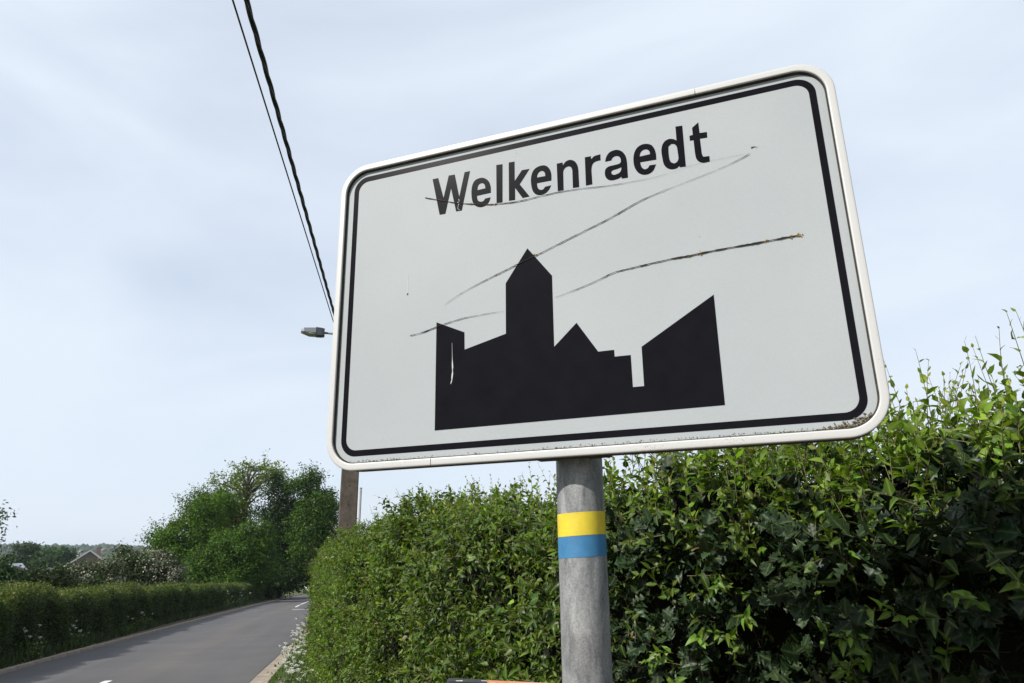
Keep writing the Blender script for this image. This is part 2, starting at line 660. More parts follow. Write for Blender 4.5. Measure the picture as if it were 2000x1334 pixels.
def mat_frame():
    m, nt, p, out = new_mat('white_frame')
    L = nt.links
    tc = nt.nodes.new('ShaderNodeTexCoord')
    n1 = nt.nodes.new('ShaderNodeTexNoise')
    n1.inputs['Scale'].default_value = 350
    n1.inputs['Detail'].default_value = 4
    L.new(tc.outputs['Object'], n1.inputs['Vector'])
    n2 = nt.nodes.new('ShaderNodeTexNoise')
    n2.inputs['Scale'].default_value = 9
    n2.inputs['Detail'].default_value = 6
    L.new(tc.outputs['Object'], n2.inputs['Vector'])
    ml = nt.nodes.new('ShaderNodeMath')
    ml.operation = 'MULTIPLY'
    L.new(n1.outputs['Fac'], ml.inputs[0])
    L.new(n2.outputs['Fac'], ml.inputs[1])
    r = nt.nodes.new('ShaderNodeValToRGB')
    r.color_ramp.elements[0].position = 0.37
    r.color_ramp.elements[0].color = (0.41, 0.408, 0.40, 1)
    r.color_ramp.elements[1].position = 0.46
    r.color_ramp.elements[1].color = (0.22, 0.21, 0.19, 1)
    L.new(ml.outputs[0], r.inputs['Fac'])
    L.new(r.outputs['Color'], p.inputs['Base Color'])
    p.inputs['Roughness'].default_value = 0.42
    return m


M_PLATE = mat_plate()
M_FRAME = mat_frame()
M_LIP_DARK = mat_plain('grime_and_shade', (0.022, 0.019, 0.013), 0.9, 0.5, 120)  # dark strip inside the lip: grime and shade put into its colour
M_CHANNEL = mat_plain('dirty_steel_channel', (0.028, 0.025, 0.019), 0.85, 0.5, 50, bump=0.4, bscale=200)
M_GALV = None


def mat_galv():
    m, nt, p, out = new_mat('galvanised_steel')
    L = nt.links
    tc = nt.nodes.new('ShaderNodeTexCoord')
    mp = nt.nodes.new('ShaderNodeMapping')
    mp.inputs['Scale'].default_value = (1, 1, 0.28)
    L.new(tc.outputs['Object'], mp.inputs['Vector'])
    n1 = nt.nodes.new('ShaderNodeTexNoise')
    n1.inputs['Scale'].default_value = 42
    n1.inputs['Detail'].default_value = 7
    n1.inputs['Roughness'].default_value = 0.6
    n1.inputs['Distortion'].default_value = 0.8
    L.new(mp.outputs[0], n1.inputs['Vector'])
    n2 = nt.nodes.new('ShaderNodeTexNoise')
    n2.inputs['Scale'].default_value = 330
    n2.inputs['Detail'].default_value = 4
    L.new(tc.outputs['Object'], n2.inputs['Vector'])
    r1 = nt.nodes.new('ShaderNodeValToRGB')
    r1.color_ramp.elements[0].position = 0.30
    r1.color_ramp.elements[0].color = (0.088, 0.094, 0.098, 1)
    r1.color_ramp.elements[1].position = 0.72
    r1.color_ramp.elements[1].color = (0.30, 0.305, 0.305, 1)
    L.new(n1.outputs['Fac'], r1.inputs['Fac'])
    r2 = nt.nodes.new('ShaderNodeValToRGB')
    r2.color_ramp.elements[0].position = 0.28
    r2.color_ramp.elements[0].color = (0.68, 0.68, 0.68, 1)
    r2.color_ramp.elements[1].position = 0.6
    r2.color_ramp.elements[1].color = (1.08, 1.08, 1.08, 1)
    L.new(n2.outputs['Fac'], r2.inputs['Fac'])
    mx = nt.nodes.new('ShaderNodeMix')
    mx.data_type = 'RGBA'
    mx.blend_type = 'MULTIPLY'
    mx.inputs['Factor'].default_value = 1
    L.new(r1.outputs['Color'], mx.inputs['A'])
    L.new(r2.outputs['Color'], mx.inputs['B'])
    L.new(mx.outputs['Result'], p.inputs['Base Color'])
    p.inputs['Roughness'].default_value = 0.55
    p.inputs['Metallic'].default_value = 0.15
    bp = nt.nodes.new('ShaderNodeBump')
    bp.inputs['Strength'].default_value = 0.12
    bp.inputs['Distance'].default_value = 0.002
    L.new(n2.outputs['Fac'], bp.inputs['Height'])
    L.new(bp.outputs['Normal'], p.inputs['Normal'])
    return m


M_GALV = mat_galv()

post_base_z = GR * float(np.dot(U2, (POSTX, POSTY))) + 0.10
SIGN = thing('town_sign', 'white town entry sign with black skyline on a grey steel post', 'sign', (POSTX, POSTY, post_base_z))


def rrect(hw, hh, r, seg=10):
    pts, nor = [], []
    for cx, cy, a0 in ((hw - r, hh - r, 0), (-hw + r, hh - r, 90), (-hw + r, -hh + r, 180), (hw - r, -hh + r, 270)):
        for k in range(seg + 1):
            t = R(a0 + 90 * k / seg)
            pts.append((cx + r * math.cos(t), cy + r * math.sin(t)))
            nor.append((math.cos(t), math.sin(t)))
    return np.array(pts), np.array(nor)


def flat_poly(name, outer, holes, mat, z0, z1):
    """a thin sheet cut to an outline, mm coordinates in the sign plane"""
    bm = bmesh.new()
    edges = []
    for loop in [outer] + list(holes):
        vs = [bm.verts.new((x / 1000, y / 1000, z0)) for x, y in loop]
        edges += [bm.edges.new((vs[i], vs[(i + 1) % len(vs)])) for i in range(len(vs))]
    bmesh.ops.triangle_fill(bm, use_beauty=True, edges=edges, normal=(0, 0, 1))
    for f in bm.faces:
        if f.normal.z < 0:
            f.normal_flip()
    ret = bmesh.ops.extrude_face_region(bm, geom=list(bm.faces))
    for v in ret['geom']:
        if isinstance(v, bmesh.types.BMVert):
            v.co.z = z1
    bmesh.ops.recalc_face_normals(bm, faces=bm.faces)
    me = bpy.data.meshes.new(name)
    bm.to_mesh(me)
    bm.free()
    me.materials.append(mat)
    return me


def soften(pts, passes=2, lim=48):
    P = [np.array(p, float) for p in pts]
    for _ in range(passes):
        out = []
        n = len(P)
        for i in range(n):
            a, b, c = P[i - 1], P[i], P[(i + 1) % n]
            u, v = b - a, c - b
            ang = abs(math.degrees(math.atan2(u[0] * v[1] - u[1] * v[0], float(u @ v))))
            if 3 < ang < lim:
                k = min(0.25, 0.25)
                du, dv = np.linalg.norm(u), np.linalg.norm(v)
                m_ = min(du, dv) * k
                out += [b - u / du * m_, b + v / dv * m_]
            else:
                out.append(b)
        P = out
        lim *= 0.75
    return [tuple(p) for p in P]


# plate
ZP = -0.008
pts, _ = rrect(SW - 0.010, SH - 0.010, SR - 0.010)
plate = link('plate', flat_poly('plate', [(x * 1000, y * 1000) for x, y in pts], [], M_PLATE, ZP - 0.003, ZP), SIGN, MS)


def sub(name, me, parent=None):
    """a piece fixed to the plate"""
    o = bpy.data.objects.new(name, me)
    COL.objects.link(o)
    o.parent = plate
    return o


# black border line, letters, skyline : cut vinyl on the plate
po, _ = rrect(0.4230, 0.2755, 0.030)
pi_, _ = rrect(0.4128, 0.2650, 0.021)
po = [(x * 1000, y * 1000 + 1) for x, y in po]
pi_ = [(x * 1000, y * 1000 + 1) for x, y in pi_]
sub('border_line', flat_poly('border_line', po, [pi_], M_VINYL, ZP, ZP + 0.0005))

GLYPH = {
'W':[(-250.6,239.6),(-238.8,239.5),(-227.0,194.9),(-216.8,239.8),(-204.4,239.4),(-194.9,190.4),(-184.1,239.7),(-173.2,239.7),(-189.6,162.0),(-201.0,162.2),(-211.8,212.5),(-222.9,161.9),(-234.7,162.1)],
'e':[(-131.8,186.0),(-131.7,198.0),(-134.8,209.1),(-140.4,216.1),(-148.0,220.5),(-155.7,220.8),(-163.9,218.1),(-168.5,209.9),(-170.4,198.4),(-169.9,185.1),(-168.1,174.3),(-163.0,166.0),(-154.6,160.9),(-145.8,160.7),(-138.2,164.3),(-133.9,171.2),(-132.6,176.8),(-143.2,176.4),(-145.2,172.7),(-150.3,171.2),(-155.8,173.3),(-158.9,178.9),(-159.1,185.5)],
'e_h':[(-158.3,196.9),(-142.5,197.2),(-143.0,203.0),(-146.0,208.1),(-150.1,209.8),(-155.2,208.3),(-157.8,203.6)],
'l':[(-120.4,240.3),(-108.3,239.3),(-109.4,162.2),(-120.8,162.8)],
'k':[(-96.0,239.9),(-84.8,239.2),(-85.3,199.6),(-70.9,218.5),(-56.5,217.8),(-75.9,191.1),(-57.7,163.0),(-71.0,162.7),(-84.8,185.8),(-85.3,161.9),(-96.8,162.5)],
'e2':[(-16.5,185.8),(-16.0,198.4),(-18.1,207.8),(-23.3,215.9),(-30.3,219.4),(-40.0,219.2),(-48.6,214.7),(-53.2,205.4),(-54.7,194.2),(-53.8,181.2),(-51.0,170.4),(-45.2,163.6),(-37.0,160.9),(-27.4,162.9),(-20.8,169.1),(-17.3,176.4),(-28.7,175.8),(-31.2,171.8),(-35.5,170.7),(-40.2,173.2),(-42.9,178.8),(-43.4,186.1)],
'e2_h':[(-43.0,197.3),(-27.5,196.9),(-27.5,202.3),(-30.3,207.2),(-34.3,209.2),(-39.1,207.4),(-42.1,203.0)],
'n':[(-5.4,216.5),(5.2,216.6),(5.7,210.9),(11.1,217.8),(19.4,219.2),(27.4,214.5),(31.6,206.7),(33.1,197.5),(33.0,162.0),(21.8,162.9),(22.4,197.4),(20.4,204.2),(15.8,207.0),(9.5,205.4),(5.7,199.9),(4.9,162.1),(-5.6,162.5)],
'r':[(45.8,217.4),(56.5,217.1),(56.7,211.0),(62.0,216.1),(73.4,216.9),(73.2,205.4),(63.7,205.1),(58.5,201.3),(56.2,192.3),(56.4,162.4),(45.1,162.4)],
'a':[(81.1,200.6),(83.2,209.8),(89.2,217.2),(97.2,219.3),(103.9,218.7),(111.4,213.9),(116.9,204.4),(118.4,192.9),(118.1,161.6),(107.6,162.2),(107.2,166.0),(102.6,163.3),(92.6,161.9),(85.0,164.0),(79.8,170.8),(79.0,179.7),(80.7,186.7),(86.5,190.3),(96.6,190.5),(105.5,191.0),(108.3,194.0),(107.9,201.6),(104.2,206.6),(98.7,207.4),(94.1,205.5),(91.6,200.6)],
'a_h':[(90.3,179.1),(93.4,181.4),(101.6,182.0),(108.1,183.9),(107.8,178.1),(104.4,173.5),(95.4,171.5),(91.1,174.0)],
'e3':[(167.4,184.7),(167.9,196.1),(165.9,206.4),(161.7,214.3),(154.4,218.3),(145.8,219.1),(137.9,215.6),(132.4,208.2),(129.7,197.7),(129.3,185.5),(131.2,175.3),(136.6,165.5),(144.8,160.5),(153.8,160.5),(161.2,164.8),(166.3,175.8),(155.7,176.5),(152.5,171.6),(147.7,170.5),(143.2,173.7),(140.9,180.4),(140.6,185.8)],
'e3_h':[(140.3,196.7),(157.9,197.2),(157.8,202.1),(154.7,207.1),(149.4,208.6),(144.3,206.6),(141.4,202.4)],
'd':[(203.7,239.0),(214.8,238.1),(213.9,161.2),(204.2,161.6),(203.9,164.7),(199.8,160.9),(191.4,160.2),(183.4,164.6),(178.8,172.9),(177.6,184.1),(176.8,198.8),(178.9,209.4),(184.4,216.6),(192.0,218.7),(199.2,215.9),(203.2,212.5)],
'd_h':[(189.2,204.4),(194.3,208.1),(199.5,206.8),(202.8,201.1),(203.3,192.5),(203.8,177.9),(201.2,172.5),(196.1,170.6),(190.9,173.7),(188.7,180.3),(188.3,193.7)],
't':[(230.2,229.8),(240.9,237.6),(241.1,217.3),(252.7,216.3),(252.4,206.0),(240.7,206.7),(241.1,177.5),(243.0,172.3),(252.5,171.3),(252.1,161.5),(242.0,161.0),(235.2,164.7),(231.3,171.5),(230.6,181.2),(230.4,206.6),(224.6,206.8),(224.6,216.0),(230.1,216.4)],
}
for outer, holes in (('W', []), ('e', ['e_h']), ('l', []), ('k', []), ('e2', ['e2_h']), ('n', []), ('r', []), ('a', ['a_h']), ('e3', ['e3_h']), ('d', ['d_h']), ('t', [])):
    o = sub('letter', flat_poly('letter', soften(GLYPH[outer]), [soften(GLYPH[h]) for h in holes], M_VINYL, ZP, ZP + 0.0005))
    o['label'] = 'black letter ' + outer[0] + ' of the town name'
SKYL = [[-237.8, -48.1], [-183.8, -73.4], [-183.4, -104.8], [-106.7, -85.9], [-105.6, 5.3], [-64.3, 63.9], [-21.8, 6.2], [-22.6, -119.4], [17.1, -83.0], [50.5, -136.0], [76.1, -136.1], [76.3, -147.3], [101.9, -147.6], [101.8, -199.1], [119.3, -199.2], [119.9, -136.3], [235.9, -66.8], [235.0, -239.2], [-238.2, -240.6]]
sub('skyline', flat_poly('skyline', SKYL, [], M_VINYL, ZP, ZP + 0.0005))

M_SCRATCH = mat_plain('bared_sheet', (0.36, 0.37, 0.37), 0.5, 0.2, 200)
sub('scratch', flat_poly('scratch', [(-207.1, -90), (-206.8, -90), (-206.0, -116), (-204.4, -134), (-205.2, -139), (-204.5, -145), (-205.6, -153), (-206.6, -159), (-208.8, -163.5), (-209.2, -161.5), (-207.4, -156), (-207.6, -150), (-206.2, -142), (-206.9, -130), (-206.6, -112)], [], M_SCRATCH, ZP + 0.0005, ZP + 0.0009))
for _k in range(9):
    xx, yy = -196.5 + random.uniform(-1.6, 1.6), 186 - _k * 2.6
    w_ = random.uniform(0.5, 1.2)
    sub('scratch', flat_poly('scratch', [(xx, yy), (xx + w_, yy - 0.6), (xx + w_ * 0.6, yy - 2.4), (xx - 0.3, yy - 1.7)], [], M_SCRATCH, ZP + 0.0005, ZP + 0.0009))

# frame: two bent rails with a joint top right and bottom left
PROF = [(0.0003, -0.0075), (0.0, -0.0035), (0.0002, -0.0014), (0.0010, -0.0004), (0.0020, -0.0001), (0.0045, 0.0), (0.0100, 0.0), (0.0112, -0.0001), (0.0120, -0.0006), (0.0124, -0.0016), (0.0125, -0.0085)]
pth, nor = rrect(SW, SH, SR, 12)


def dense_path():
    P, N = [], []
    n = len(pth)
    for i in range(n):
        a, b = pth[i], pth[(i + 1) % n]
        na, nb = nor[i], nor[(i + 1) % n]
        d = np.linalg.norm(b - a)
        m_ = max(1, int(d / 0.03))
        for k in range(m_):
            t = k / m_
            P.append(a + (b - a) * t)
            q = na + (nb - na) * t
            N.append(q / np.linalg.norm(q))
    return np.array(P), np.array(N)


DP, DN = dense_path()
# rotate so that it starts at the top joint, cut at the bottom joint
iT = int(np.argmin(np.hypot(DP[:, 0] - 0.238, DP[:, 1] - SH)))
iB = int(np.argmin(np.hypot(DP[:, 0] + 0.240, DP[:, 1] + SH)))
order = list(range(iT, len(DP))) + list(range(0, iT))
kB = order.index(iB)
runs = (order[:kB + 1], order[kB:] + [order[0]])


def sweep(name, idx, prof, mat, gap=0.0005, smooth=True, closed=False):
    P = DP[idx].copy()
    N = DN[idx]
    if not closed:
        for e, q in ((0, 1), (-1, -2)):
            d = P[q] - P[e]
            P[e] = P[e] + d / np.linalg.norm(d) * gap
    m_ = len(prof)
    V = [(p[0] - nn[0] * d, p[1] - nn[1] * d, z) for p, nn in zip(P, N) for d, z in prof]
    F = [[i * m_ + k, i * m_ + k + 1, (i + 1) * m_ + k + 1, (i + 1) * m_ + k] for i in range(len(P) - 1) for k in range(m_ - 1)]
    if closed:
        n = len(P)
        F += [[(n - 1) * m_ + k, (n - 1) * m_ + k + 1, k + 1, k] for k in range(m_ - 1)]
    return mk_mesh(name, V, F, mat, smooth)


for rn in runs:
    link('frame_rail', sweep('frame_rail', rn, PROF, M_FRAME), SIGN, MS)
link('rear_channel', sweep('rear_channel', list(range(len(DP))), [(0.012, -0.0072), (0.0014, -0.0072), (0.0012, -0.036), (0.0022, -0.037), (0.018, -0.037), (0.018, -0.034)], M_CHANNEL, closed=True), SIGN, MS)
link('dark_lip_strip', sweep('dark_lip_strip', list(range(len(DP))), [(0.0121, -0.0034), (0.0132, -0.0032), (0.0138, -0.0052), (0.0146, -0.0079)], M_LIP_DARK, closed=True), SIGN, MS)
bp_, _ = rrect(SW - 0.016, SH - 0.016, SR - 0.016)
link('back_panel', flat_poly('back_panel', [(x * 1000, y * 1000) for x, y in bp_], [], M_GALV, -0.0135, -0.0115), SIGN, MS)

# post with cap, clamps behind the panel
b = Buf()
N_ = 48
RP = 0.038
ztop = 2.30
zs = [post_base_z - 0.3, 1.2, 1.45, 1.6, 1.7, 1.8, ztop]
V = [(POSTX + RP * math.cos(2 * math.pi * k / N_), POSTY + RP * math.sin(2 * math.pi * k / N_), z) for z in zs for k in range(N_)]
F = [[i * N_ + k, i * N_ + (k + 1) % N_, (i + 1) * N_ + (k + 1) % N_, (i + 1) * N_ + k] for i in range(len(zs) - 1) for k in range(N_)]
F.append([(len(zs) - 1) * N_ + k for k in range(N_)])
post_o = link('post', mk_mesh('post', V, F, M_GALV, True), SIGN)
post_o.data.polygons[-1].use_smooth = False
lp = MS.inverted() @ Vector((POSTX, POSTY, 2.06))
for yy in (-0.2985, 0.15):
    b = Buf()
    b.box((lp.x - 0.060, yy, -0.056), (lp.x + 0.060, yy + 0.045, -0.0372))
    link('clamp', b.mesh('clamp', M_CHANNEL), SIGN, MS)


def band(name, zc, h, mat, dr, tilt):
    n = 48
    V = []
    for zz in (-h / 2, h / 2):
        for k in range(n):
            t = 2 * math.pi * k / n
            x = (RP + dr) * math.cos(t)
            y = (RP + dr) * math.sin(t)
            V.append((POSTX + x, POSTY + y, zc + zz + tilt * x))
    F = [[k, (k + 1) % n, n + (k + 1) % n, n + k] for k in range(n)]
    o = bpy.data.objects.new(name, mk_mesh(name, V, F, mat, False))
    COL.objects.link(o)
    o.parent = post_o
    o.data.polygons.foreach_set('use_smooth', np.array([i < n for i in range(len(F))], bool))
    return o


M_YEL = mat_plain('yellow_tape', (0.50, 0.39, 0.022), 0.5, 0.10, 45)
M_BLU = mat_plain('blue_tape', (0.028, 0.135, 0.27), 0.5, 0.14, 45)
o = band('tape_band', 1.6630, 0.0352, M_YEL, 0.0004, 0.055)
o['label'] = 'yellow tape band'
o = band('tape_band', 1.6289, 0.0318, M_BLU, 0.0005, 0.05)
o['label'] = 'blue tape band'

# dead climber stems stuck across the face, with moss knots
M_STEM = mat_plain('dead_stem', (0.034, 0.024, 0.013), 0.9, 0.5, 300)
M_MOSS = mat_plain('moss', (0.085, 0.072, 0.045), 0.95, col2=(0.16, 0.14, 0.10), scale=180)
M_LICHEN = mat_plain('yellow_lichen', (0.30, 0.20, 0.03), 0.95, 0.5, 250)
TEND = [[[-267.5, 204.2], [-236.5, 192.4], [-202.1, 179.2], [-171.1, 170.8], [-143.3, 163.8], [-123.3, 160.5], [-91.3, 157.5], [-71.8, 157.0], [-45.4, 158.6], [-5.2, 160.2], [36.3, 158.1], [81.0, 153.4], [114.0, 152.3], [144.2, 151.8], [171.9, 152.8], [193.1, 155.3], [214.3, 160.0], [252.2, 162.4], [283.2, 162.2], [316.5, 161.8]],
[[316.5, 161.8], [306.3, 157.5], [275.7, 147.1], [251.2, 141.0], [222.2, 134.6], [195.0, 128.8], [165.3, 122.2], [135.1, 114.3], [108.6, 103.2], [79.6, 91.1], [45.9, 79.8], [14.0, 69.1], [-4.3, 62.9], [-50.9, 46.8], [-83.4, 36.8], [-122.4, 23.7], [-156.5, 12.3], [-194.4, -2.2], [-225.8, -19.5], [-248.7, -31.5], [-271.6, -47.0], [-294.6, -65.9]],
[[369.1, 8.2], [356.5, 8.4], [321.7, 7.3], [291.7, 6.3], [263.2, 6.0], [224.3, 4.5], [206.4, 2.8], [180.4, 2.9], [131.1, -1.0], [132.8, -0.4], [82.5, -5.3], [51.9, -16.5], [21.0, -25.0], [-22.9, -35.0]],
[[-106.7, -45.1], [-143.2, -45.5], [-190.8, -47.8], [-225.4, -53.8], [-267.6, -64.3], [-294.6, -66.5]]]
TR = [(0.95, 0.8, 0.55, 0.12, 0.08), (0.4, 0.22, 0.75, 0.6, 0.7, 0.08), (1.1, 1.25, 0.9, 0.12), (0.15, 0.5, 0.7, 0.9)]


def resample(pts, step):
    P = np.array(pts, float)
    keep = [0] + [i for i in range(1, len(P)) if np.linalg.norm(P[i] - P[i - 1]) > 6]
    P = P[keep]
    d = np.r_[0, np.cumsum(np.linalg.norm(np.diff(P, axis=0), axis=1))]
    t = np.arange(0, d[-1], step)
    # smooth interpolation
    x = np.interp(t, d, P[:, 0])
    y = np.interp(t, d, P[:, 1])
    k = np.ones(9) / 9
    xs = np.convolve(np.pad(x, 4, 'edge'), k, 'valid')
    ys = np.convolve(np.pad(y, 4, 'edge'), k, 'valid')
    return np.stack([xs, ys], 1), t / d[-1]


def blob(bf, c, r, n=6):
    V = [(c[0] + r * dx * random.uniform(0.6, 1.3), c[1] + r * dy * random.uniform(0.6, 1.3), c[2] + r * dz * random.uniform(0.6, 1.2)) for dx, dy, dz in ((1, 0, 0), (0, 1, 0), (-1, 0, 0), (0, -1, 0), (0, 0, 1), (0, 0, -1))]
    bf.add(V, [[0, 1, 4], [1, 2, 4], [2, 3, 4], [3, 0, 4], [1, 0, 5], [2, 1, 5], [3, 2, 5], [0, 3, 5]])


TEND[1] = TEND[1][:-3]
for ti, (pts, rr) in enumerate(zip(TEND, TR)):
    P, t = resample(pts, 2.5)
    rad = np.interp(t, np.linspace(0, 1, len(rr)), rr) * np.convolve(rng.uniform(0.1, 1.5, len(t) + 4), np.ones(5) / 5, 'valid')
    wob = rng.normal(0, 0.13, P.shape)
    Q = np.column_stack([(P + wob) / 1000, np.full(len(P), ZP + 0.0011) + rng.uniform(0, 0.0006, len(P))])
    bf = Buf()
    bf.tube(Q, rad / 1000, 5)
    for i in rng.choice(len(P), min(24, len(P) // 3), replace=False):
        if rad[i] > 0.4:
            blob(bf, (Q[i][0] + random.uniform(-.001, .001), Q[i][1] + random.uniform(-.0012, .0012), Q[i][2]), random.uniform(0.0006, 0.0015) * rad[i])
    sub('dead_stem', bf.mesh('dead_stem', M_STEM, True))
bf = Buf()
for x, y, n_ in ((-123, 160.5, 8), (369, 8.2, 14), (356.5, 8.4, 16), (322, 7.3, 10), (224, 4.5, 12), (206, 2.8, 10), (-171, 171, 4), (-50, 47, 4)):
    for _ in range(n_):
        blob(bf, ((x + random.gauss(0, 1.8)) / 1000, (y + random.gauss(0, 1.3)) / 1000, ZP + 0.0012), random.uniform(0.0006, 0.0016))
stuff(sub('lichen', bf.mesh('lichen', M_LICHEN)))
bf = Buf()
for _ in range(520):
    x = random.uniform(0.31, 0.425)
    edge = -0.2862 if x < 0.392 else -0.2862 + (0.044 - math.sqrt(max(0, 0.044 ** 2 - (x - 0.392) ** 2)))
    wgt = math.exp(-((x - 0.403) / 0.035) ** 2)
    if random.random() < 0.15 + wgt:
        blob(bf, (x, edge + abs(random.gauss(0, 0.0006 + 0.0042 * wgt)), ZP + random.uniform(0, 0.003)), random.uniform(0.0006, 0.0014 + 0.001 * wgt))
for _ in range(700):
    x = random.choice((random.gauss(0.30, 0.07), random.gauss(0.05, 0.12), random.uniform(-0.40, 0.4), random.gauss(-0.33, 0.05)))
    if -0.405 < x < 0.41:
        blob(bf, (x, -0.2862 + abs(random.gauss(0, 0.0016)) + (0.002 if random.random() < .2 else 0), ZP + random.uniform(-0.0004, 0.001)), random.uniform(0.0003, 0.0011))
stuff(sub('moss', bf.mesh('moss', M_MOSS)))
bf = Buf()
for _ in range(18):
    blob(bf, (0.3218 + random.gauss(0, 0.0028), 0.1708 + random.gauss(0, 0.0012), ZP), random.uniform(0.0006, 0.0016))
for _ in range(5):
    blob(bf, (-0.2977 + random.gauss(0, 0.0008), 0.0138 + random.gauss(0, 0.0008), ZP), random.uniform(0.0008, 0.0016))
stuff(sub('dent', bf.mesh('dent', M_MOSS)))
sub('scratch', flat_poly('scratch', [(-298.2, 17), (-297.2, 17), (-297.4, 52), (-297.8, 52)], [], M_SCRATCH, ZP, ZP + 0.0004))

# the painted board fixed across the post at the very bottom of the picture
M_ORANGE = mat_plain('orange_paint', (0.42, 0.115, 0.035), 0.55, col2=(0.62, 0.24, 0.09), scale=14, bump=0.3, bscale=90)
M_ENDDARK = mat_plain('charred_end', (0.014, 0.012, 0.012), 0.6, 0.5, 60)
M_CHIP = mat_plain('pale_chip', (0.5, 0.48, 0.42), 0.8, 0.2, 90)
pA = at(873, 1326, 1.055)
pB = at(1215, 1342, 1.085)
bx = Vector(pB - pA)
blen = bx.length
bx.normalize()
by = Vector((0, 0, 1)).cross(bx).normalized()
bz = bx.cross(by).normalized()
if bz.z < 0:
    by, bz = -by, -bz
MB_ = Matrix((bx, by, bz)).transposed().to_4x4()
MB_.translation = Vector(pA) - by * 0.010
BOARD = thing('wooden_board', 'orange painted board with a black end fixed across the post below the tape', 'board', pA)


def bev_box(name, lo, hi, mat, bev=0.002):
    bm = bmesh.new()
    bmesh.ops.create_cube(bm, size=1)
    for v in bm.verts:
        v.co = Vector([lo[i] + (v.co[i] + 0.5) * (hi[i] - lo[i]) for i in range(3)])
    bmesh.ops.bevel(bm, geom=list(bm.edges), offset=bev, segments=3, affect='EDGES')
    me = bpy.data.meshes.new(name)
    bm.to_mesh(me)
    bm.free()
    me.materials.append(mat)
    return me


link('plank', bev_box('plank', (0.055, -0.012, -0.14), (blen, 0.018, 0.0), M_ORANGE), BOARD, MB_)
link('black_end', bev_box('black_end', (0.0, -0.0125, -0.14), (0.0545, 0.0185, 0.0004), M_ENDDARK), BOARD, MB_)
bf = Buf()
for x_, y_ in ((0.012, -0.006), (0.018, -0.003), (0.047, 0.004), (0.06, -0.011)):
    bf.box((x_, y_, 0.0003), (x_ + random.uniform(0.003, 0.009), y_ + 0.0022, 0.0009))
stuff(link('paint_chip', bf.mesh('paint_chip', M_CHIP), BOARD, MB_))
bf = Buf()
Mi = MB_.inverted()
q = Mi @ Vector((POSTX, POSTY, pA[2]))
bf.box((q.x - 0.012, 0.0185, -0.09), (q.x + 0.012, q.y - RP + 0.002, -0.05))
link('clamp', bf.mesh('clamp', M_CHANNEL), BOARD, MB_)

# ================================================================== LEAVES
def T_ovate(w=0.52, curl=0.10, fold=0.12, seg=((0.28, 0.92), (0.62, 0.80))):
    """leaf: midrib base->tip along y, length 1"""
    (y1, k1), (y2, k2) = seg
    V = [(0, 0, 0), (0, y1, 0.03), (0, y2, 0.02 - curl * 0.5), (0, 1, -curl * 1.8),
         (-w / 2 * k1, y1 - 0.02, fold), (-w / 2 * k2, y2 - 0.02, fold * 0.8 - curl * 0.5),
         (w / 2 * k1, y1 - 0.02, fold), (w / 2 * k2, y2 - 0.02, fold * 0.8 - curl * 0.5)]
    F = [(0, 1, 4), (1, 5, 4), (1, 2, 5), (2, 3, 5), (0, 6, 1), (1, 6, 7), (1, 7, 2), (2, 7, 3)]
    return np.array(V, float), np.array(F), np.array([1, 1, 1, 1, 0, 0, 0, 0], float)


def T_serrate():
    """large toothed leaf with sunk veins"""
    ys = [0.0, 0.10, 0.22, 0.34, 0.46, 0.58, 0.70, 0.81, 0.91, 1.0]
    ws = [0.03, 0.25, 0.36, 0.41, 0.42, 0.39, 0.33, 0.24, 0.12, 0.0]
    V, rib, F = [], [], []
    for i, (y, w) in enumerate(zip(ys, ws)):
        z = -0.22 * y * y
        vv = 0.02 * (-1) ** i
        V += [(-w - (0.02 if i % 2 else 0), y - 0.03 + (0.03 if i % 2 else 0), z + 0.05 + vv), (-w * 0.5, y, z + 0.04 + vv * 1.5), (0, y + 0.03, z), (w * 0.5, y, z + 0.04 + vv * 1.5), (w + (0.02 if i % 2 else 0), y - 0.03 + (0.03 if i % 2 else 0), z + 0.05 + vv)]
        rib += [0.2 * (i % 2), 0.7 * (i % 2), 1, 0.7 * (i % 2), 0.2 * (i % 2)]
    for i in range(len(ys) - 1):
        for k in range(4):
            a = i * 5 + k
            F += [(a, a + 1, a + 6), (a, a + 6, a + 5)]
    return np.array(V, float), np.array(F), np.array(rib, float)


def T_holly():
    ys = [0.0, 0.12, 0.26, 0.42, 0.56, 0.70, 0.80, 0.90, 1.0]
    ws = [0.03, 0.20, 0.40, 0.22, 0.40, 0.20, 0.28, 0.09, 0.0]
    zs = [0.0, 0.02, 0.16, -0.04, 0.17, -0.03, 0.13, -0.02, -0.10]
    V, rib, F = [], [], []
    for y, w, z in zip(ys, ws, zs):
        c = -0.10 * y * y
        dy = 0.05 if w > 0.3 else 0.0
        V += [(-w, y + dy, c + z), (-w * 0.45, y, c + 0.035), (0, y, c), (w * 0.45, y, c + 0.035), (w, y + dy, c + z)]
        rib += [0.86, 0.1, 1, 0.1, 0.86]
    for i in range(len(ys) - 1):
        for k in range(4):
            a = i * 5 + k
            F += [(a, a + 1, a + 6), (a, a + 6, a + 5)]
    return np.array(V, float), np.array(F), np.array(rib, float)


def T_small():
    V = [(0, 0, 0), (-0.33, 0.5, 0.10), (0, 1, -0.10), (0.33, 0.5, 0.10), (0, 0.5, 0)]
    F = [(0, 4, 1), (4, 2, 1), (0, 3, 4), (4, 3, 2)]
    return np.array(V, float), np.array(F), np.array([1, 0, 1, 0, 1], float)


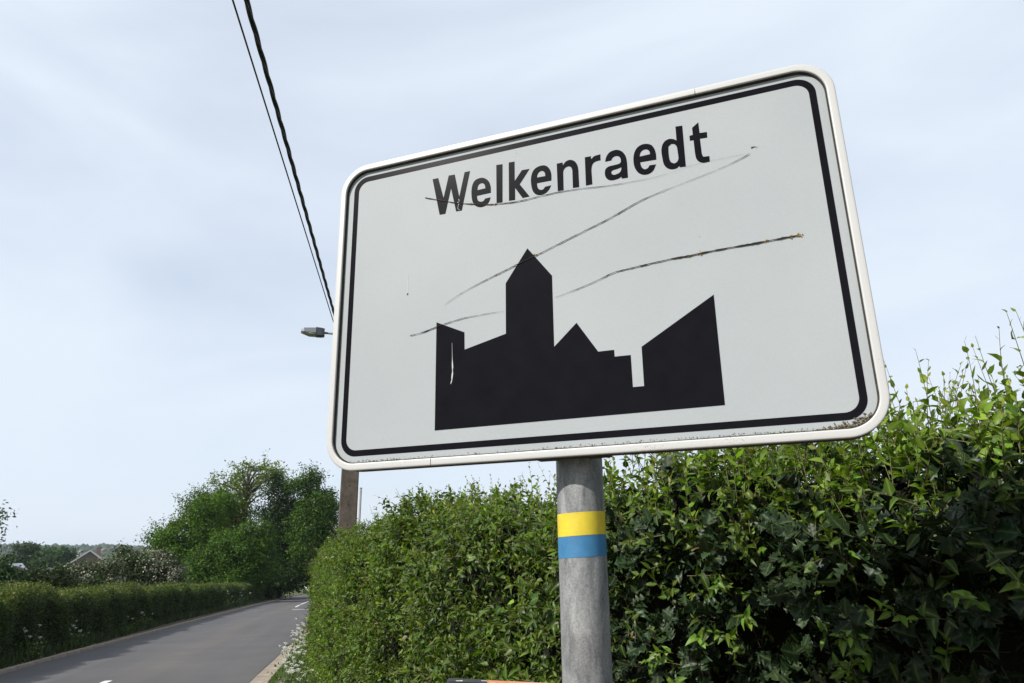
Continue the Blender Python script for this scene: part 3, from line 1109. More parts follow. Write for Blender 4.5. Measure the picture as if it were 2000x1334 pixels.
def T_lobed():
    """small lobed hawthorn leaf"""
    V = [(0, 0, 0), (0, 0.5, 0.0), (0, 1, -0.12), (-0.16, 0.28, 0.03), (-0.40, 0.50, 0.10), (-0.17, 0.62, 0.03), (-0.25, 0.86, 0.04),
         (0.16, 0.28, 0.03), (0.40, 0.50, 0.10), (0.17, 0.62, 0.03), (0.25, 0.86, 0.04)]
    F = [(0, 1, 3), (3, 1, 4), (1, 5, 4), (1, 2, 5), (5, 2, 6), (0, 7, 1), (7, 8, 1), (1, 8, 9), (1, 9, 2), (9, 10, 2)]
    return np.array(V, float), np.array(F), np.array([1, 1, 1] + [0] * 8, float)


def T_pair():
    V = [(0, 0, 0), (-0.3, 0.5, 0.12), (0, 1, -0.05), (0.3, 0.5, 0.12)]
    F = [(0, 2, 1), (0, 3, 2)]
    return np.array(V, float), np.array(F), np.array([1, 0, 1, 0], float)


def unit(a):
    return a / (np.linalg.norm(a, axis=-1, keepdims=True) + 1e-12)


def frames(d, n):
    d = unit(d)
    x = unit(np.cross(d, n))
    z = np.cross(x, d)
    return np.stack([x, d, z], -1)      # columns x,y,z


def leaves_mesh(name, T, P, Rm, size, tint, mat, smooth=True):
    V, F, rib = T
    n, m = len(P), len(V)
    W = np.einsum('nij,vj->nvi', Rm * size[:, None, None], V) + P[:, None, :]
    FF = (F[None] + (np.arange(n) * m)[:, None, None]).reshape(-1, 3)
    return mk_mesh(name, W.reshape(-1, 3), FF, mat, smooth, np.repeat(tint, m, 0), np.tile(rib, n))


class Leaves:
    """collects leaf placements for one plant; the largest in view become objects, the rest one part"""

    def __init__(self):
        self.P, self.Rm, self.S, self.C = [], [], [], []

    def add(self, P, Rm, S, C):
        self.P.append(P)
        self.Rm.append(Rm)
        self.S.append(S)
        self.C.append(C)

    def cat(self):
        return [np.concatenate(a) for a in (self.P, self.Rm, self.S, self.C)]

    def build(self, parent, T, mat, nobj, part='leaf', rest='foliage'):
        P, Rm, S, C = self.cat()
        pick = np.zeros(len(P), bool)
        if nobj:
            x, y, z = project(P)
            ok = (x > 5) & (x < 1995) & (y > 5) & (y < 1330) & (z > 0.2)
            px = S / np.maximum(z, 0.1) * FPX
            # drop those hidden: keep only the nearest few in coarse screen cells
            cell = (np.floor(x / 26).astype(int) + 1000 * np.floor(y / 26).astype(int))
            best = {}
            for i in np.where(ok)[0]:
                c = cell[i]
                if c not in best or z[i] < z[best[c]]:
                    best[c] = i
            idx = np.array(sorted(best.values(), key=lambda i: -px[i])[:nobj], int)
            pick[idx] = True
            # alike leaves share a few meshes of their own tint
            order = idx[np.argsort(C[idx][:, 0])]
            groups = np.array_split(order, 8)
            ploc = parent.location
            for g in groups:
                if not len(g):
                    continue
                me = mk_mesh(part, T[0], T[1], mat, True, np.tile(C[g].mean(0), (len(T[0]), 1)), T[2])
                for i in g:
                    o = bpy.data.objects.new(part, me)
                    COL.objects.link(o)
                    o.parent = parent
                    M = Matrix([list(Rm[i][r] * S[i]) + [P[i][r] - ploc[r]] for r in range(3)] + [[0, 0, 0, 1]])
                    o.matrix_basis = M
        k = ~pick
        o = link(rest, leaves_mesh(rest, T, P[k], Rm[k], S[k], C[k], mat), parent)
        stuff(o)
        return o


def rand_unit(n):
    return unit(rng.normal(size=(n, 3)))


class Sticks:
    """many thin three-sided twigs in one mesh"""

    def __init__(self):
        self.A, self.B, self.ra, self.rb = [], [], [], []

    def add(self, A, B, ra, rb):
        self.A.append(A)
        self.B.append(B)
        self.ra.append(np.broadcast_to(ra, (len(A),)))
        self.rb.append(np.broadcast_to(rb, (len(A),)))

    def mesh(self, name, mat):
        A, B = np.concatenate(self.A), np.concatenate(self.B)
        ra, rb = np.concatenate(self.ra), np.concatenate(self.rb)
        d = unit(B - A)
        x = unit(np.cross(d, np.where(np.abs(d[:, 2:3]) < 0.9, [[0, 0, 1.0]], [[1.0, 0, 0]])))
        y = np.cross(d, x)
        V = []
        for k in range(3):
            c, s = math.cos(2.094 * k), math.sin(2.094 * k)
            V.append(A + (x * c + y * s) * ra[:, None])
        for k in range(3):
            c, s = math.cos(2.094 * k), math.sin(2.094 * k)
            V.append(B + (x * c + y * s) * rb[:, None])
        V = np.stack(V, 1)
        F = np.array([(0, 1, 4), (0, 4, 3), (1, 2, 5), (1, 5, 4), (2, 0, 3), (2, 3, 5)])
        FF = (F[None] + (np.arange(len(A)) * 6)[:, None, None]).reshape(-1, 3)
        return mk_mesh(name, V.reshape(-1, 3), FF, mat, True)


# ------------------------------------------------------------------ the hedge on the right
_hs = np.array([-4, -1, 1.06, 2.4, 4.5, 7.5, 11, 15, 25, 45, 60])
_hl = np.array([3.4, 2.25, 1.37, 0.93, 0.52, 0.10, -0.13, -0.20, 0.12, 1.1, 2.0])


def hface(s):
    return (np.interp(s - 0.8, _hs, _hl) + np.interp(s, _hs, _hl) + np.interp(s + 0.8, _hs, _hl)) / 3


def htop(s):
    return np.interp(s, [-4, 1, 2.5, 5, 8, 16, 60], [1.97, 1.94, 1.94, 2.06, 2.10, 2.08, 2.0])


def hsurf(s, q, inset=0.0):
    """point and outward normal on the hedge skin; q in 0..1: up the face, 1..2 rounding and top"""
    H = htop(s)
    eps = 0.05
    dl = (hface(s + eps) - hface(s - eps)) / (2 * eps)
    nrm2 = unit(np.stack([-(-dl), -np.ones_like(s)], -1))      # in (s, lat): outward is -lat
    nrm2 = unit(np.stack([dl, -np.ones_like(s)], -1))
    rr = 0.30
    lowz = 0.15 + q * (H - rr - 0.15)
    th = np.clip((q - 1) / 0.45, 0, 1) * (math.pi / 2)
    flat = np.clip((q - 1.45) / 0.55, 0, 1) * 0.75
    z = np.where(q <= 1, lowz, H - rr + rr * np.sin(th))
    dep = np.where(q <= 1, 0.0, rr * (1 - np.cos(th)) + flat)
    nz = np.where(q <= 1, 0.05, np.sin(th))
    nh = np.where(q <= 1, 1.0, np.cos(th))
    # lumps
    bul = 0.06 * np.sin(s * 4.1 + z * 2.3) + 0.06 * np.sin(s * 2.0 - z * 5.1 + 1.3) + 0.05 * np.sin(s * 9.3 + z * 7.7) * np.sin(s * 3.3 - z * 10.1)
    inn = inset - bul
    ds = -nrm2[..., 0] * (dep + inn * nh)
    dlat = -nrm2[..., 1] * (dep + inn * nh)
    S_ = s + ds
    L_ = hface(s) + dlat
    Z_ = z - inn * nz
    P = np.stack([U2[0] * S_ + W2[0] * L_, U2[1] * S_ + W2[1] * L_, GR * S_ + Z_], -1)
    nw = np.stack([U2[0] * nrm2[..., 0] + W2[0] * nrm2[..., 1], U2[1] * nrm2[..., 0] + W2[1] * nrm2[..., 1]], -1)
    N = unit(np.concatenate([nw * nh[..., None], nz[..., None]], -1))
    return P, N


def vary(Rm, n):
    """each leaf its own breadth, cupping and twist"""
    k = np.stack([rng.uniform(0.72, 1.25, n), np.ones(n), rng.uniform(-0.3, 2.4, n)], -1)
    return Rm * k[:, None, :]


def sprigs(roots, dirs, length, nleaf, lsize, cols, tipcol, L, K, stem_r=0.0016, droop=0.15, tipamt=0.5, upbias=0.5, jit=0.18, outn=None):
    """leafy twigs: adds leaves to L (a list of Leaves by template choice fn) and stems to K"""
    n = len(roots)
    dirs = unit(dirs)
    side = unit(np.cross(dirs, rand_unit(n)))
    side2 = np.cross(dirs, side)
    bend = rand_unit(n) * 0.35 + np.array([0, 0, -droop])
    prev = roots
    for k in range(nleaf):
        t = (k + 0.6) / nleaf
        pos = roots + dirs * (length * t)[:, None] + bend * (length * t * t)[:, None] * 0.45
        K.add(prev, pos, stem_r * (1.05 - 0.75 * (k / nleaf)), stem_r * (1.05 - 0.75 * ((k + 1) / nleaf)))
        prev = pos
        ang = k * 2.4 + rng.uniform(-0.4, 0.4, n)
        out = side * np.cos(ang)[:, None] + side2 * np.sin(ang)[:, None]
        ld = unit(dirs * (0.35 + 0.7 * t) + out * (1.0 - 0.45 * t) + rng.normal(0, jit, (n, 3)) + np.array([0, 0, -droop * 1.4]))
        nn = unit(np.array([0, 0, upbias]) + rng.normal(0, 0.42, (n, 3)) + dirs * 0.35 + (outn * 0.5 if outn is not None else 0))
        sz = lsize * (0.75 + 0.5 * math.sin(math.pi * min(1, t * 0.9 + 0.12))) * rng.uniform(0.7, 1.25, n) * (1 - 0.45 * max(0, t - 0.7) / 0.3)
        tt = tipamt * np.clip((t - 0.45) / 0.55, 0, 1) * rng.uniform(0.2, 1.2, n)
        c = cols * (1 - tt)[:, None] + tipcol * tt[:, None]
        c = c * np.exp(rng.normal(0, 0.28, (n, 1))) * (1 + rng.normal(0, 0.10, (n, 1)) * np.array([1, 0, -0.5]))
        old = rng.uniform(size=n) < 0.012
        c[old] = np.array([0.11, 0.075, 0.03])
        L.add(pos, vary(frames(ld, nn), n), sz, c)


G_MID = np.array([0.060, 0.108, 0.009])
G_DEEP = np.array([0.018, 0.042, 0.006])
G_YEL = np.array([0.135, 0.165, 0.022])
G_BRONZE = np.array([0.17, 0.125, 0.03])
G_HOL = np.array([0.010, 0.021, 0.008])
G_HAW = np.array([0.080, 0.145, 0.010])


def colmix(n, a, b, p=1.0):
    t = rng.uniform(0, 1, n)[:, None] ** p
    return a * (1 - t) + b * t


def inner_body(name, parent, s0, s1, inset, hmax=None):  # added solid core in place of dense twigs, blocks light between leaves
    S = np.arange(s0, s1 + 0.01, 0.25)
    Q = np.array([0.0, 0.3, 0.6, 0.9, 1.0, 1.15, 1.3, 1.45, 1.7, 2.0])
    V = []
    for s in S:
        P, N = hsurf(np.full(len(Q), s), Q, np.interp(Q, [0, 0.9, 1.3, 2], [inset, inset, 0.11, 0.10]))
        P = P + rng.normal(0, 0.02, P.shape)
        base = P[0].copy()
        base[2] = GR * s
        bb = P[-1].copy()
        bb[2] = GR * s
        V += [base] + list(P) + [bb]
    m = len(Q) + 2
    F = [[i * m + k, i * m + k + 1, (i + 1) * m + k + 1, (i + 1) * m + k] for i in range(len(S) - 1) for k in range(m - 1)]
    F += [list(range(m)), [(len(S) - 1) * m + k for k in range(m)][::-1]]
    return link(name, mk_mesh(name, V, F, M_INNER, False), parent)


def on_screen(P, marg=140):
    x, y, z = project(P)
    return (z > 0.1) & (x > -marg) & (x < 2000 + marg) & (y > -marg) & (y < 1334 + marg)


def skin_points(n, s0, s1, depth=0.22, q0=0.0, q1=2.0, dexp=1.0):
    s = rng.uniform(s0, s1, n)
    q = rng.uniform(q0, q1, n)
    dd = rng.uniform(0, 1, n) ** dexp * depth
    P, N = hsurf(s, q, dd)
    return P, N, s, q, dd


def keep_some(arrs, P, frac):
    """thin out what lies well outside the picture"""
    k = on_screen(P) | (rng.uniform(size=len(P)) < frac)
    return [a[k] for a in arrs]


TP, TS, TH, TL_, TQ, TW = T_ovate(), T_serrate(), T_holly(), T_lobed(), T_pair(), T_small()

# --- plum and dogwood stretch behind the post
PLUM = thing('plum_hedge', 'dense mid green broad-leaved hedge with upright shoots directly behind the sign post', 'hedge', sl(3.6, float(hface(3.6)) + 0.5))
Lp, Kp, Lb = Leaves(), Sticks(), Leaves()
n = 6600
P, N, s, q, dd = skin_points(n, 0.7, 8.0, 0.25, dexp=1.1)
w_ = sstep(8.2, 5.2, s) * np.where((s < 2.6) & (q < 1.02 + 0.1 * np.sin(s * 5)), 0.07, 1.0)
k = rng.uniform(size=n) < w_
P, N, s, q, dd = [a[k] for a in (P, N, s, q, dd)]
P, N, s, q, dd = keep_some((P, N, s, q, dd), P, 0.12)
m = len(P)
dirs = N * 0.75 + np.array([0, 0, 0.55]) + rng.normal(0, 0.55, (m, 3))
sprigs(P, dirs, rng.uniform(0.08, 0.19, m), 8, 0.040 * np.interp(s, [0.5, 1.5, 3.0], [0.72, 0.80, 1.0]), colmix(m, G_DEEP * 0.8, G_MID * 1.15, 1.3), np.array([0.15, 0.165, 0.016]), Lp, Kp, tipamt=0.55, outn=N)
# filler leaves deeper in, coloured darker for the shade in the gaps
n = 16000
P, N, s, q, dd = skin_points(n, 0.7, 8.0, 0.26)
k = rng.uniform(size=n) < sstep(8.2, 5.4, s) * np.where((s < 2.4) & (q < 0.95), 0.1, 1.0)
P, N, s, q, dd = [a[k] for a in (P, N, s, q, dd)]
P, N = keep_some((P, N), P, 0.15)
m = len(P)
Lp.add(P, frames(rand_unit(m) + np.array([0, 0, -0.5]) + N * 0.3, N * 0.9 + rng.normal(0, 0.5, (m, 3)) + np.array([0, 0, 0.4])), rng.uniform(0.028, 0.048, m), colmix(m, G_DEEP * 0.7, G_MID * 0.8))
# upright shoots above the clipped top
n = 700
s = rng.uniform(0.2, 6.2, n)
s[:330] = rng.uniform(-0.4, 2.6, 330)
q = rng.uniform(1.1, 1.95, n)
P, N = hsurf(s, q, np.full(n, 0.05))
tall = np.interp(s, [0.1, 1.0, 2.0, 3.0, 4.5, 6.2], [0.30, 0.29, 0.24, 0.24, 0.22, 0.13])
ln = tall * rng.uniform(0.4, 1.3, n)
dirs = np.array([0, 0, 1.0]) + rng.normal(0, 0.17, (n, 3))
sprigs(P, dirs, ln, 11, 0.028 * np.interp(s, [0, 2, 3], [1.05, 1.0, 1.0]), colmix(n, G_MID * 1.2, G_MID * 2.2), G_BRONZE * 1.3 + np.array([0.02, 0.05, 0]), Lp, Kp, stem_r=0.0019, tipamt=0.8, droop=0.05)
n = 430
s = rng.uniform(-0.6, 2.1, n)
P, N = hsurf(s, rng.uniform(1.0, 1.95, n), np.full(n, 0.04))
sprigs(P, np.array([0, 0, 1.0]) + N * 0.2 + rng.normal(0, 0.25, (n, 3)), rng.uniform(0.07, 0.20, n), 9, 0.033, colmix(n, G_MID, G_MID * 1.9), np.array([0.15, 0.17, 0.025]), Lp, Kp, stem_r=0.0018, tipamt=0.6, droop=0.08)
# big toothed leaves here and there
n = 140
P, N, s, q, dd = skin_points(n, 1.3, 8.5, 0.04, q0=0.25, q1=1.5)
k = rng.uniform(size=n) < np.where(s < 2.2, 0.25, 1)
P, N = P[k] + N[k] * 0.02, N[k]
m = len(P)
ld = unit(N * 0.5 + rng.normal(0, 0.45, (m, 3)) + np.array([0, 0, -0.75]))
Lb.add(P, frames(ld, N * 0.9 + np.array([0, 0, 0.45]) + rng.normal(0, 0.3, (m, 3))), rng.uniform(0.045, 0.07, m), colmix(m, np.array([0.026, 0.065, 0.010]), np.array([0.06, 0.12, 0.014])))
Lp.build(PLUM, TP, M_PLUM, 220)
Lb.build(PLUM, TS, M_PLUM, 60)
link('twigs', Kp.mesh('twigs', M_GREENTWIG), PLUM)
stuff(bpy.data.objects['twigs'])
inner_body('dark_core', PLUM, 2.3, 6.6, 0.27)

# --- holly at the right
HOL = thing('holly_bush', 'dark glossy spiny-leaved holly bush in the hedge at the right', 'bush', sl(1.2, float(hface(1.2)) + 0.5))
Lh, Kh = Leaves(), Sticks()
n = 2300
P, N, s, q, dd = skin_points(n, -0.9, 2.75, 0.24, q0=0.3, q1=1.42, dexp=0.8)
k = rng.uniform(size=n) < sstep(3.0, 2.0, s) * np.where(q > 1.15, 0.25, 0.9)
P, N, s, q = [a[k] for a in (P, N, s, q)]
P, N = keep_some((P, N), P, 0.25)
m = len(P)
sprigs(P, N * 0.8 + np.array([0, 0, 0.25]) + rng.normal(0, 0.6, (m, 3)), rng.uniform(0.05, 0.14, m), 6, 0.050, colmix(m, G_HOL * 0.7, G_HOL * 1.25), np.array([0.045, 0.07, 0.018]), Lh, Kh, stem_r=0.0026, droop=0.1, tipamt=0.18, outn=N, jit=0.3)
Lh.build(HOL, TH, M_HOLLY, 260)
A = hsurf(rng.uniform(-0.6, 2.6, 90), rng.uniform(0.2, 1.1, 90), np.full(90, 0.30))[0]
B = A + rng.normal(0, 0.06, A.shape) + np.array([-0.05, -0.05, 0.10])
Kh.add(A, B, 0.004, 0.003)
Kh.add(B, B + (B - A) * 0.5 + rng.normal(0, 0.04, A.shape), 0.003, 0.002)
stuff(link('twigs', Kh.mesh('twigs', M_TWIG), HOL))
inner_body('dark_core', HOL, -3.0, 2.29, 0.34)
# privet sprays low in the holly
PRV = thing('privet_shrub', 'light green small-leaved sprays sticking out low among the dark holly', 'shrub', sl(1.9, float(hface(1.9)) + 0.3))
Lv, Kv = Leaves(), Sticks()
n = 42
P, N, s, q, dd = skin_points(n, 0.7, 2.6, 0.06, q0=0.55, q1=0.98)
sprigs(P, N * 0.9 + np.array([0, 0, 0.35]) + rng.normal(0, 0.4, (n, 3)), rng.uniform(0.08, 0.18, n), 9, 0.032, colmix(n, G_MID, G_MID * 1.7), np.array([0.10, 0.15, 0.02]), Lv, Kv, tipamt=0.4, outn=N)
Lv.build(PRV, TP, M_PLUM, 120)
stuff(link('twigs', Kv.mesh('twigs', M_GREENTWIG), PRV))

# --- clipped hawthorn further along
HAW = thing('hawthorn_hedge', 'clipped yellow-green small-leaved hedge along the pavement, left of the sign post', 'hedge', sl(12, float(hface(12)) + 0.5))
Lw, Kw = Leaves(), Sticks()
n = 11000
P, N, s, q, dd = skin_points(n, 4.8, 17, 0.11, dexp=1.4)
k = rng.uniform(size=n) < sstep(4.4, 6.6, s)
P, N, s, q, dd = [a[k] for a in (P, N, s, q, dd)]
P, N, s = keep_some((P, N, s), P, 0.15)
m = len(P)
sprigs(P, N * 0.9 + np.array([0, 0, 0.35]) + rng.normal(0, 0.55, (m, 3)), rng.uniform(0.04, 0.10, m), 9, 0.024, colmix(m, G_HAW * 0.55, G_HAW * 1.15), np.array([0.16, 0.18, 0.025]), Lw, Kw, stem_r=0.0011, tipamt=0.7, outn=N)
n = 26000
s = 17 + 30 * rng.uniform(0, 1, n) ** 1.3
q = rng.uniform(0, 2, n)
P, N = hsurf(s, q, rng.uniform(0, 0.14, n))
P, N = keep_some((P, N), P, 0.2)
m = len(P)
Lw.add(P, frames(rand_unit(m) + N * 0.4, N + rng.normal(0, 0.6, (m, 3)) + np.array([0, 0, 0.4])), rng.uniform(0.03, 0.055, m), colmix(m, G_HAW * 0.5, G_HAW * 1.3))
# thorny stray shoots
n = 260
P, N, s, q, dd = skin_points(n, 5.5, 18, 0.02, q0=0.1, q1=1.7)
sprigs(P, N * 1.0 + np.array([0, 0, 0.35]) + rng.normal(0, 0.4, (n, 3)), rng.uniform(0.12, 0.32, n), 10, 0.017, colmix(n, G_HAW * 0.6, G_BRONZE * 0.8), G_BRONZE * 0.8, Lw, Kw, stem_r=0.0022, tipamt=0.8)
Lw.build(HAW, TL_, M_HAW, 0)
stuff(link('twigs', Kw.mesh('twigs', M_TWIG), HAW))
inner_body('dark_core', HAW, 6.61, 48, 0.16)

# ------------------------------------------------------------------ the long hedge across the road
LHEDGE = thing('field_hedge', 'long low clipped hedge along the far side of the road', 'hedge', sl(40, -7.2))


def lface(s):
    return np.interp(s, [8, 20, 35, 54, 80, 99, 103], [-6.62, -6.66, -6.85, -6.55, -6.05, -5.9, -5.95])


def lhsurf(s, q, inset):
    H = 1.46 + 0.06 * np.sin(s * 0.7) + 0.06 * np.sin(s * 1.9 + 1) + 0.05 * np.sin(s * 4.3) + 0.03 * np.sin(s * 7.1)
    rr = 0.28
    th = np.clip(q - 1, 0, 0.5) / 0.5 * math.pi / 2
    flat = np.clip(q - 1.5, 0, 0.5) / 0.5 * 0.8
    z = np.where(q <= 1, 0.05 + q * (H - rr - 0.05), H - rr + rr * np.sin(th))
    dep = np.where(q <= 1, 0.12 * (1 - q), rr * (1 - np.cos(th)) + flat)
    nh = np.where(q <= 1, 1, np.cos(th))
    nz = np.where(q <= 1, 0.05, np.sin(th))
    inn = inset - 0.05 * np.sin(s * 3.1 + z * 3) - 0.06 * np.sin(s * 1.3 - z * 4.1)
    L_ = lface(s) - dep - inn * nh
    Z_ = z - inn * nz
    P = np.stack([U2[0] * s + W2[0] * L_, U2[1] * s + W2[1] * L_, GR * s + Z_], -1)
    N = unit(np.stack([W2[0] * nh, W2[1] * nh, nz], -1))
    return P, N


Ll, Kl = Leaves(), Sticks()
n = 130000
t = rng.uniform(0, 1, n)
e = -0.4
s = (12.0 ** e + t * (99.5 ** e - 12.0 ** e)) ** (1 / e)
q = rng.uniform(0, 2, n)
P, N = lhsurf(s, q, rng.uniform(0, 0.16, n))
size = 0.046 * (s / 17) ** 0.72 * rng.uniform(0.7, 1.3, n)
P += N * (rng.exponential(0.025, n) * np.where(q > 1, 1.6, 0.7))[:, None]
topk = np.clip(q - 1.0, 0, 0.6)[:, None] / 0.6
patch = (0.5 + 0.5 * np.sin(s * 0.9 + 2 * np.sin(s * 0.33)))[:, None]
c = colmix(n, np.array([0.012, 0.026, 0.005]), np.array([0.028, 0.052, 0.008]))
c = c * (1 - 0.6 * topk) + topk * 0.6 * (np.array([0.085, 0.125, 0.014]) * (1 - 0.4 * patch) + 0.4 * patch * np.array([0.11, 0.11, 0.025]))  # yellower top; sunlit top and shaded face also put into the leaf colour
c *= rng.uniform(0.75, 1.3, (n, 1))
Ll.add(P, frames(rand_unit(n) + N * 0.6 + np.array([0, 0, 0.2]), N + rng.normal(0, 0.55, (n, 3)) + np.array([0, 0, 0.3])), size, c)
# upright new growth on top
n = 2600
t = rng.uniform(0, 1, n)
s = (12.0 ** e + t * (99.5 ** e - 12.0 ** e)) ** (1 / e)
P, N = lhsurf(s, rng.uniform(1.2, 2, n), np.zeros(n))
sprigs(P, np.array([0, 0, 1.0]) + rng.normal(0, 0.25, (n, 3)), rng.uniform(0.06, 0.2, n), 4, 0.05, colmix(n, np.array([0.06, 0.09, 0.016]), np.array([0.12, 0.12, 0.03])), G_BRONZE * 0.8, Ll, Kl, stem_r=0.002, tipamt=0.4)
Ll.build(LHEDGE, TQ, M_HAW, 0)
stuff(link('twigs', Kl.mesh('twigs', M_TWIG), LHEDGE))
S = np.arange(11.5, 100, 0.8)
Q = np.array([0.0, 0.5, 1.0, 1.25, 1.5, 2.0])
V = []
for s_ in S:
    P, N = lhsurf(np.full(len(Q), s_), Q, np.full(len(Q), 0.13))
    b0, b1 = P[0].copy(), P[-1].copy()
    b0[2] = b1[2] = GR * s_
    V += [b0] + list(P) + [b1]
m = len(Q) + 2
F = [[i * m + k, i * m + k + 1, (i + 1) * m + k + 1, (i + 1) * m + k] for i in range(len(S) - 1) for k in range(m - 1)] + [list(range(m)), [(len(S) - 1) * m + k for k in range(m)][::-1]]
link('dark_core', mk_mesh('dark_core', V, F, M_INNER), LHEDGE)  # added solid core, the hedge's inner shade is in its colour

# weeds and grass at its foot, grass along the kerb
def grass(name, label, n, sf, lf, h0, h1, ca, cb, zoff, width=0.012):
    s = sf(n)
    l = lf(s, n)
    P = np.stack([U2[0] * s + W2[0] * l, U2[1] * s + W2[1] * l, GR * s + zoff], -1)
    d = unit(np.array([0, 0, 1.0]) + rng.normal(0, 0.38, (n, 3)))
    T = (np.array([(-0.5, 0, 0), (0.5, 0, 0), (0.36, 0.55, 0.05), (-0.36, 0.55, 0.05), (0, 1, 0.28)], float), np.array([(0, 1, 2), (0, 2, 3), (3, 2, 4)]), np.zeros(5))
    Rm = frames(d, rand_unit(n) * np.array([1, 1, 0.2]))
    hgt = rng.uniform(h0, h1, n)
    Rm = Rm * np.stack([np.broadcast_to(width, (n,)) * (1 + s * 0.03) / hgt, np.ones(n), np.ones(n)], -1)[:, None, :]
    o = link(name, leaves_mesh(name, T, P, Rm, hgt, colmix(n, np.array(ca), np.array(cb)), M_GRASS))
    tag(o, label, 'grass')
    o['kind'] = 'stuff'


grass('verge_grass', 'rough grass and weeds at the foot of the far hedge', 15000, lambda n: 11 + 90 * rng.uniform(0, 1, n) ** 1.7, lambda s, n: lface(s) + rng.normal(0.02, 0.14, n).clip(-0.3, 0.30), 0.08, 0.34, (0.020, 0.038, 0.008), (0.045, 0.066, 0.014), 0.05)
grass('kerb_grass', 'thin green grass growing along the right kerb', 5200, lambda n: rng.uniform(8, 22, n), lambda s, n: right_edge(s) + 0.44 + np.abs(rng.normal(0, 0.07, n)) * (0.4 + 0.6 * np.sin(s * 2.2) ** 2), 0.03, 0.13, (0.05, 0.10, 0.02), (0.10, 0.16, 0.03), 0.10, 0.006)
grass('hedge_foot_grass', 'tall grass at the foot of the small-leaved hedge', 9000, lambda n: rng.uniform(7, 24, n), lambda s, n: hface(s) + rng.normal(-0.10, 0.10, n), 0.10, 0.36, (0.045, 0.08, 0.018), (0.09, 0.13, 0.03), 0.10, 0.007)

# ------------------------------------------------------------------ cow parsley
M_UMBEL = mat_plain('white_umbel', (0.62, 0.63, 0.56), 0.8, 0.15, 40)
M_CPSTEM = mat_plain('parsley_stem', (0.075, 0.11, 0.03), 0.6, 0.2, 20)
UMB = []
for v_ in range(4):
    bf = Buf()
    for k in range(9):
        a = k * 2.4 + v_
        r_ = 0.032 * math.sqrt((k + 0.5) / 9)
        c_ = (r_ * math.cos(a), r_ * math.sin(a), 0.012 - r_ * 0.25 + random.uniform(-.003, .003))
        bf.tube([(0, 0, -0.02), c_], [0.0009, 0.0007], 3, False)
        for _ in range(4):
            blob(bf, (c_[0] + random.gauss(0, .0045), c_[1] + random.gauss(0, .0045), c_[2] + random.uniform(0, .004)), random.uniform(0.0032, 0.0052))
    UMB.append(bf.mesh('flower_head', M_UMBEL))


def parsley(s, l, h, n, label, scale=1.0, spread=0.115, zb=0.10, group='cow parsley at the hedge foot'):
    base = sl(s, l, zb)
    t = thing('cow_parsley', label, 'wildflower', base, group)
    bf = Buf()
    for i in range(n):
        dx, dy = random.gauss(0, spread), random.gauss(0, spread)
        hh = h * random.uniform(0.62, 1.05)
        tip = base + np.array([dx, dy, hh])
        mid = base + np.array([dx * 0.35, dy * 0.35, hh * 0.55])
        bf.tube([base + np.array([dx * .05, dy * .05, 0]), mid, tip], [0.0035 * scale, 0.003 * scale, 0.0016 * scale], 4, False)
        o = bpy.data.objects.new('flower_head', UMB[i % 4])
        COL.objects.link(o)
        o.parent = t
        o.location = [float(v) for v in (tip - base + np.array([0, 0, 0.015]))]
        sc = scale * random.uniform(0.8, 1.3)
        o.scale = (sc, sc, sc)
        o.rotation_euler = (random.gauss(0, 0.25), random.gauss(0, 0.25), random.uniform(0, 6))
    # ferny leaves
    o = link('stems', bf.mesh('stems', M_CPSTEM), t)
    m_ = 90
    P = base + rng.normal(0, 1, (m_, 3)) * np.array([spread, spread, 0]) + np.stack([np.zeros(m_), np.zeros(m_), rng.uniform(0.05, h * 0.6, m_)], -1)
    stuff(link('leaves', leaves_mesh('leaves', TW, P, frames(rand_unit(m_), rand_unit(m_) + np.array([0, 0, 1.0])), rng.uniform(0.03, 0.07, m_) * scale, colmix(m_, np.array([0.05, 0.1, 0.02]), np.array([0.09, 0.15, 0.03])), M_GRASS), t))


ORD = ('lowest in the picture', 'second from the bottom picture edge', 'third from the bottom picture edge', 'fourth from the bottom picture edge', 'fifth from the bottom picture edge', 'sixth from the bottom picture edge', 'seventh from the bottom picture edge', 'eighth from the bottom picture edge', 'ninth from the bottom picture edge', 'tenth from the bottom picture edge', 'third from the far end', 'second from the far end', 'farthest along')
for k in range(13):
    s_ = 10.6 + k * 0.68 + random.uniform(-0.15, 0.15)
    parsley(s_, float(hface(s_)) - 0.15 - 0.22 * abs(math.sin(k * 1.7)), random.uniform(0.40, 0.75), 10, 'white flower clump on the right kerb, ' + ORD[k], 1.0)
for s_, dl_, lab in ((19.5, 0.12, 'white flower clump low in the far hedge, nearest the left picture edge'), (22.5, 0.14, 'pair of white flower heads low in the far hedge near the left edge'), (28.5, 0.1, 'white flower clump by the far kerb below the blossoming bushes'), (31, 0.1, 'upright white flower clump midway along the far hedge'), (52, 0.15, 'tall white flower patch on the far hedge below the tree group'), (60, 0.15, 'small white flower patch near the far end of the far hedge')):
    parsley(s_, float(lface(s_)) + dl_, 0.7 if s_ < 40 else 1.1, 5 if s_ < 40 else 7, lab, 1.3 if s_ < 40 else 2.2, 0.16 if s_ < 40 else 0.4, 0.05, 'cow parsley along the far hedge')

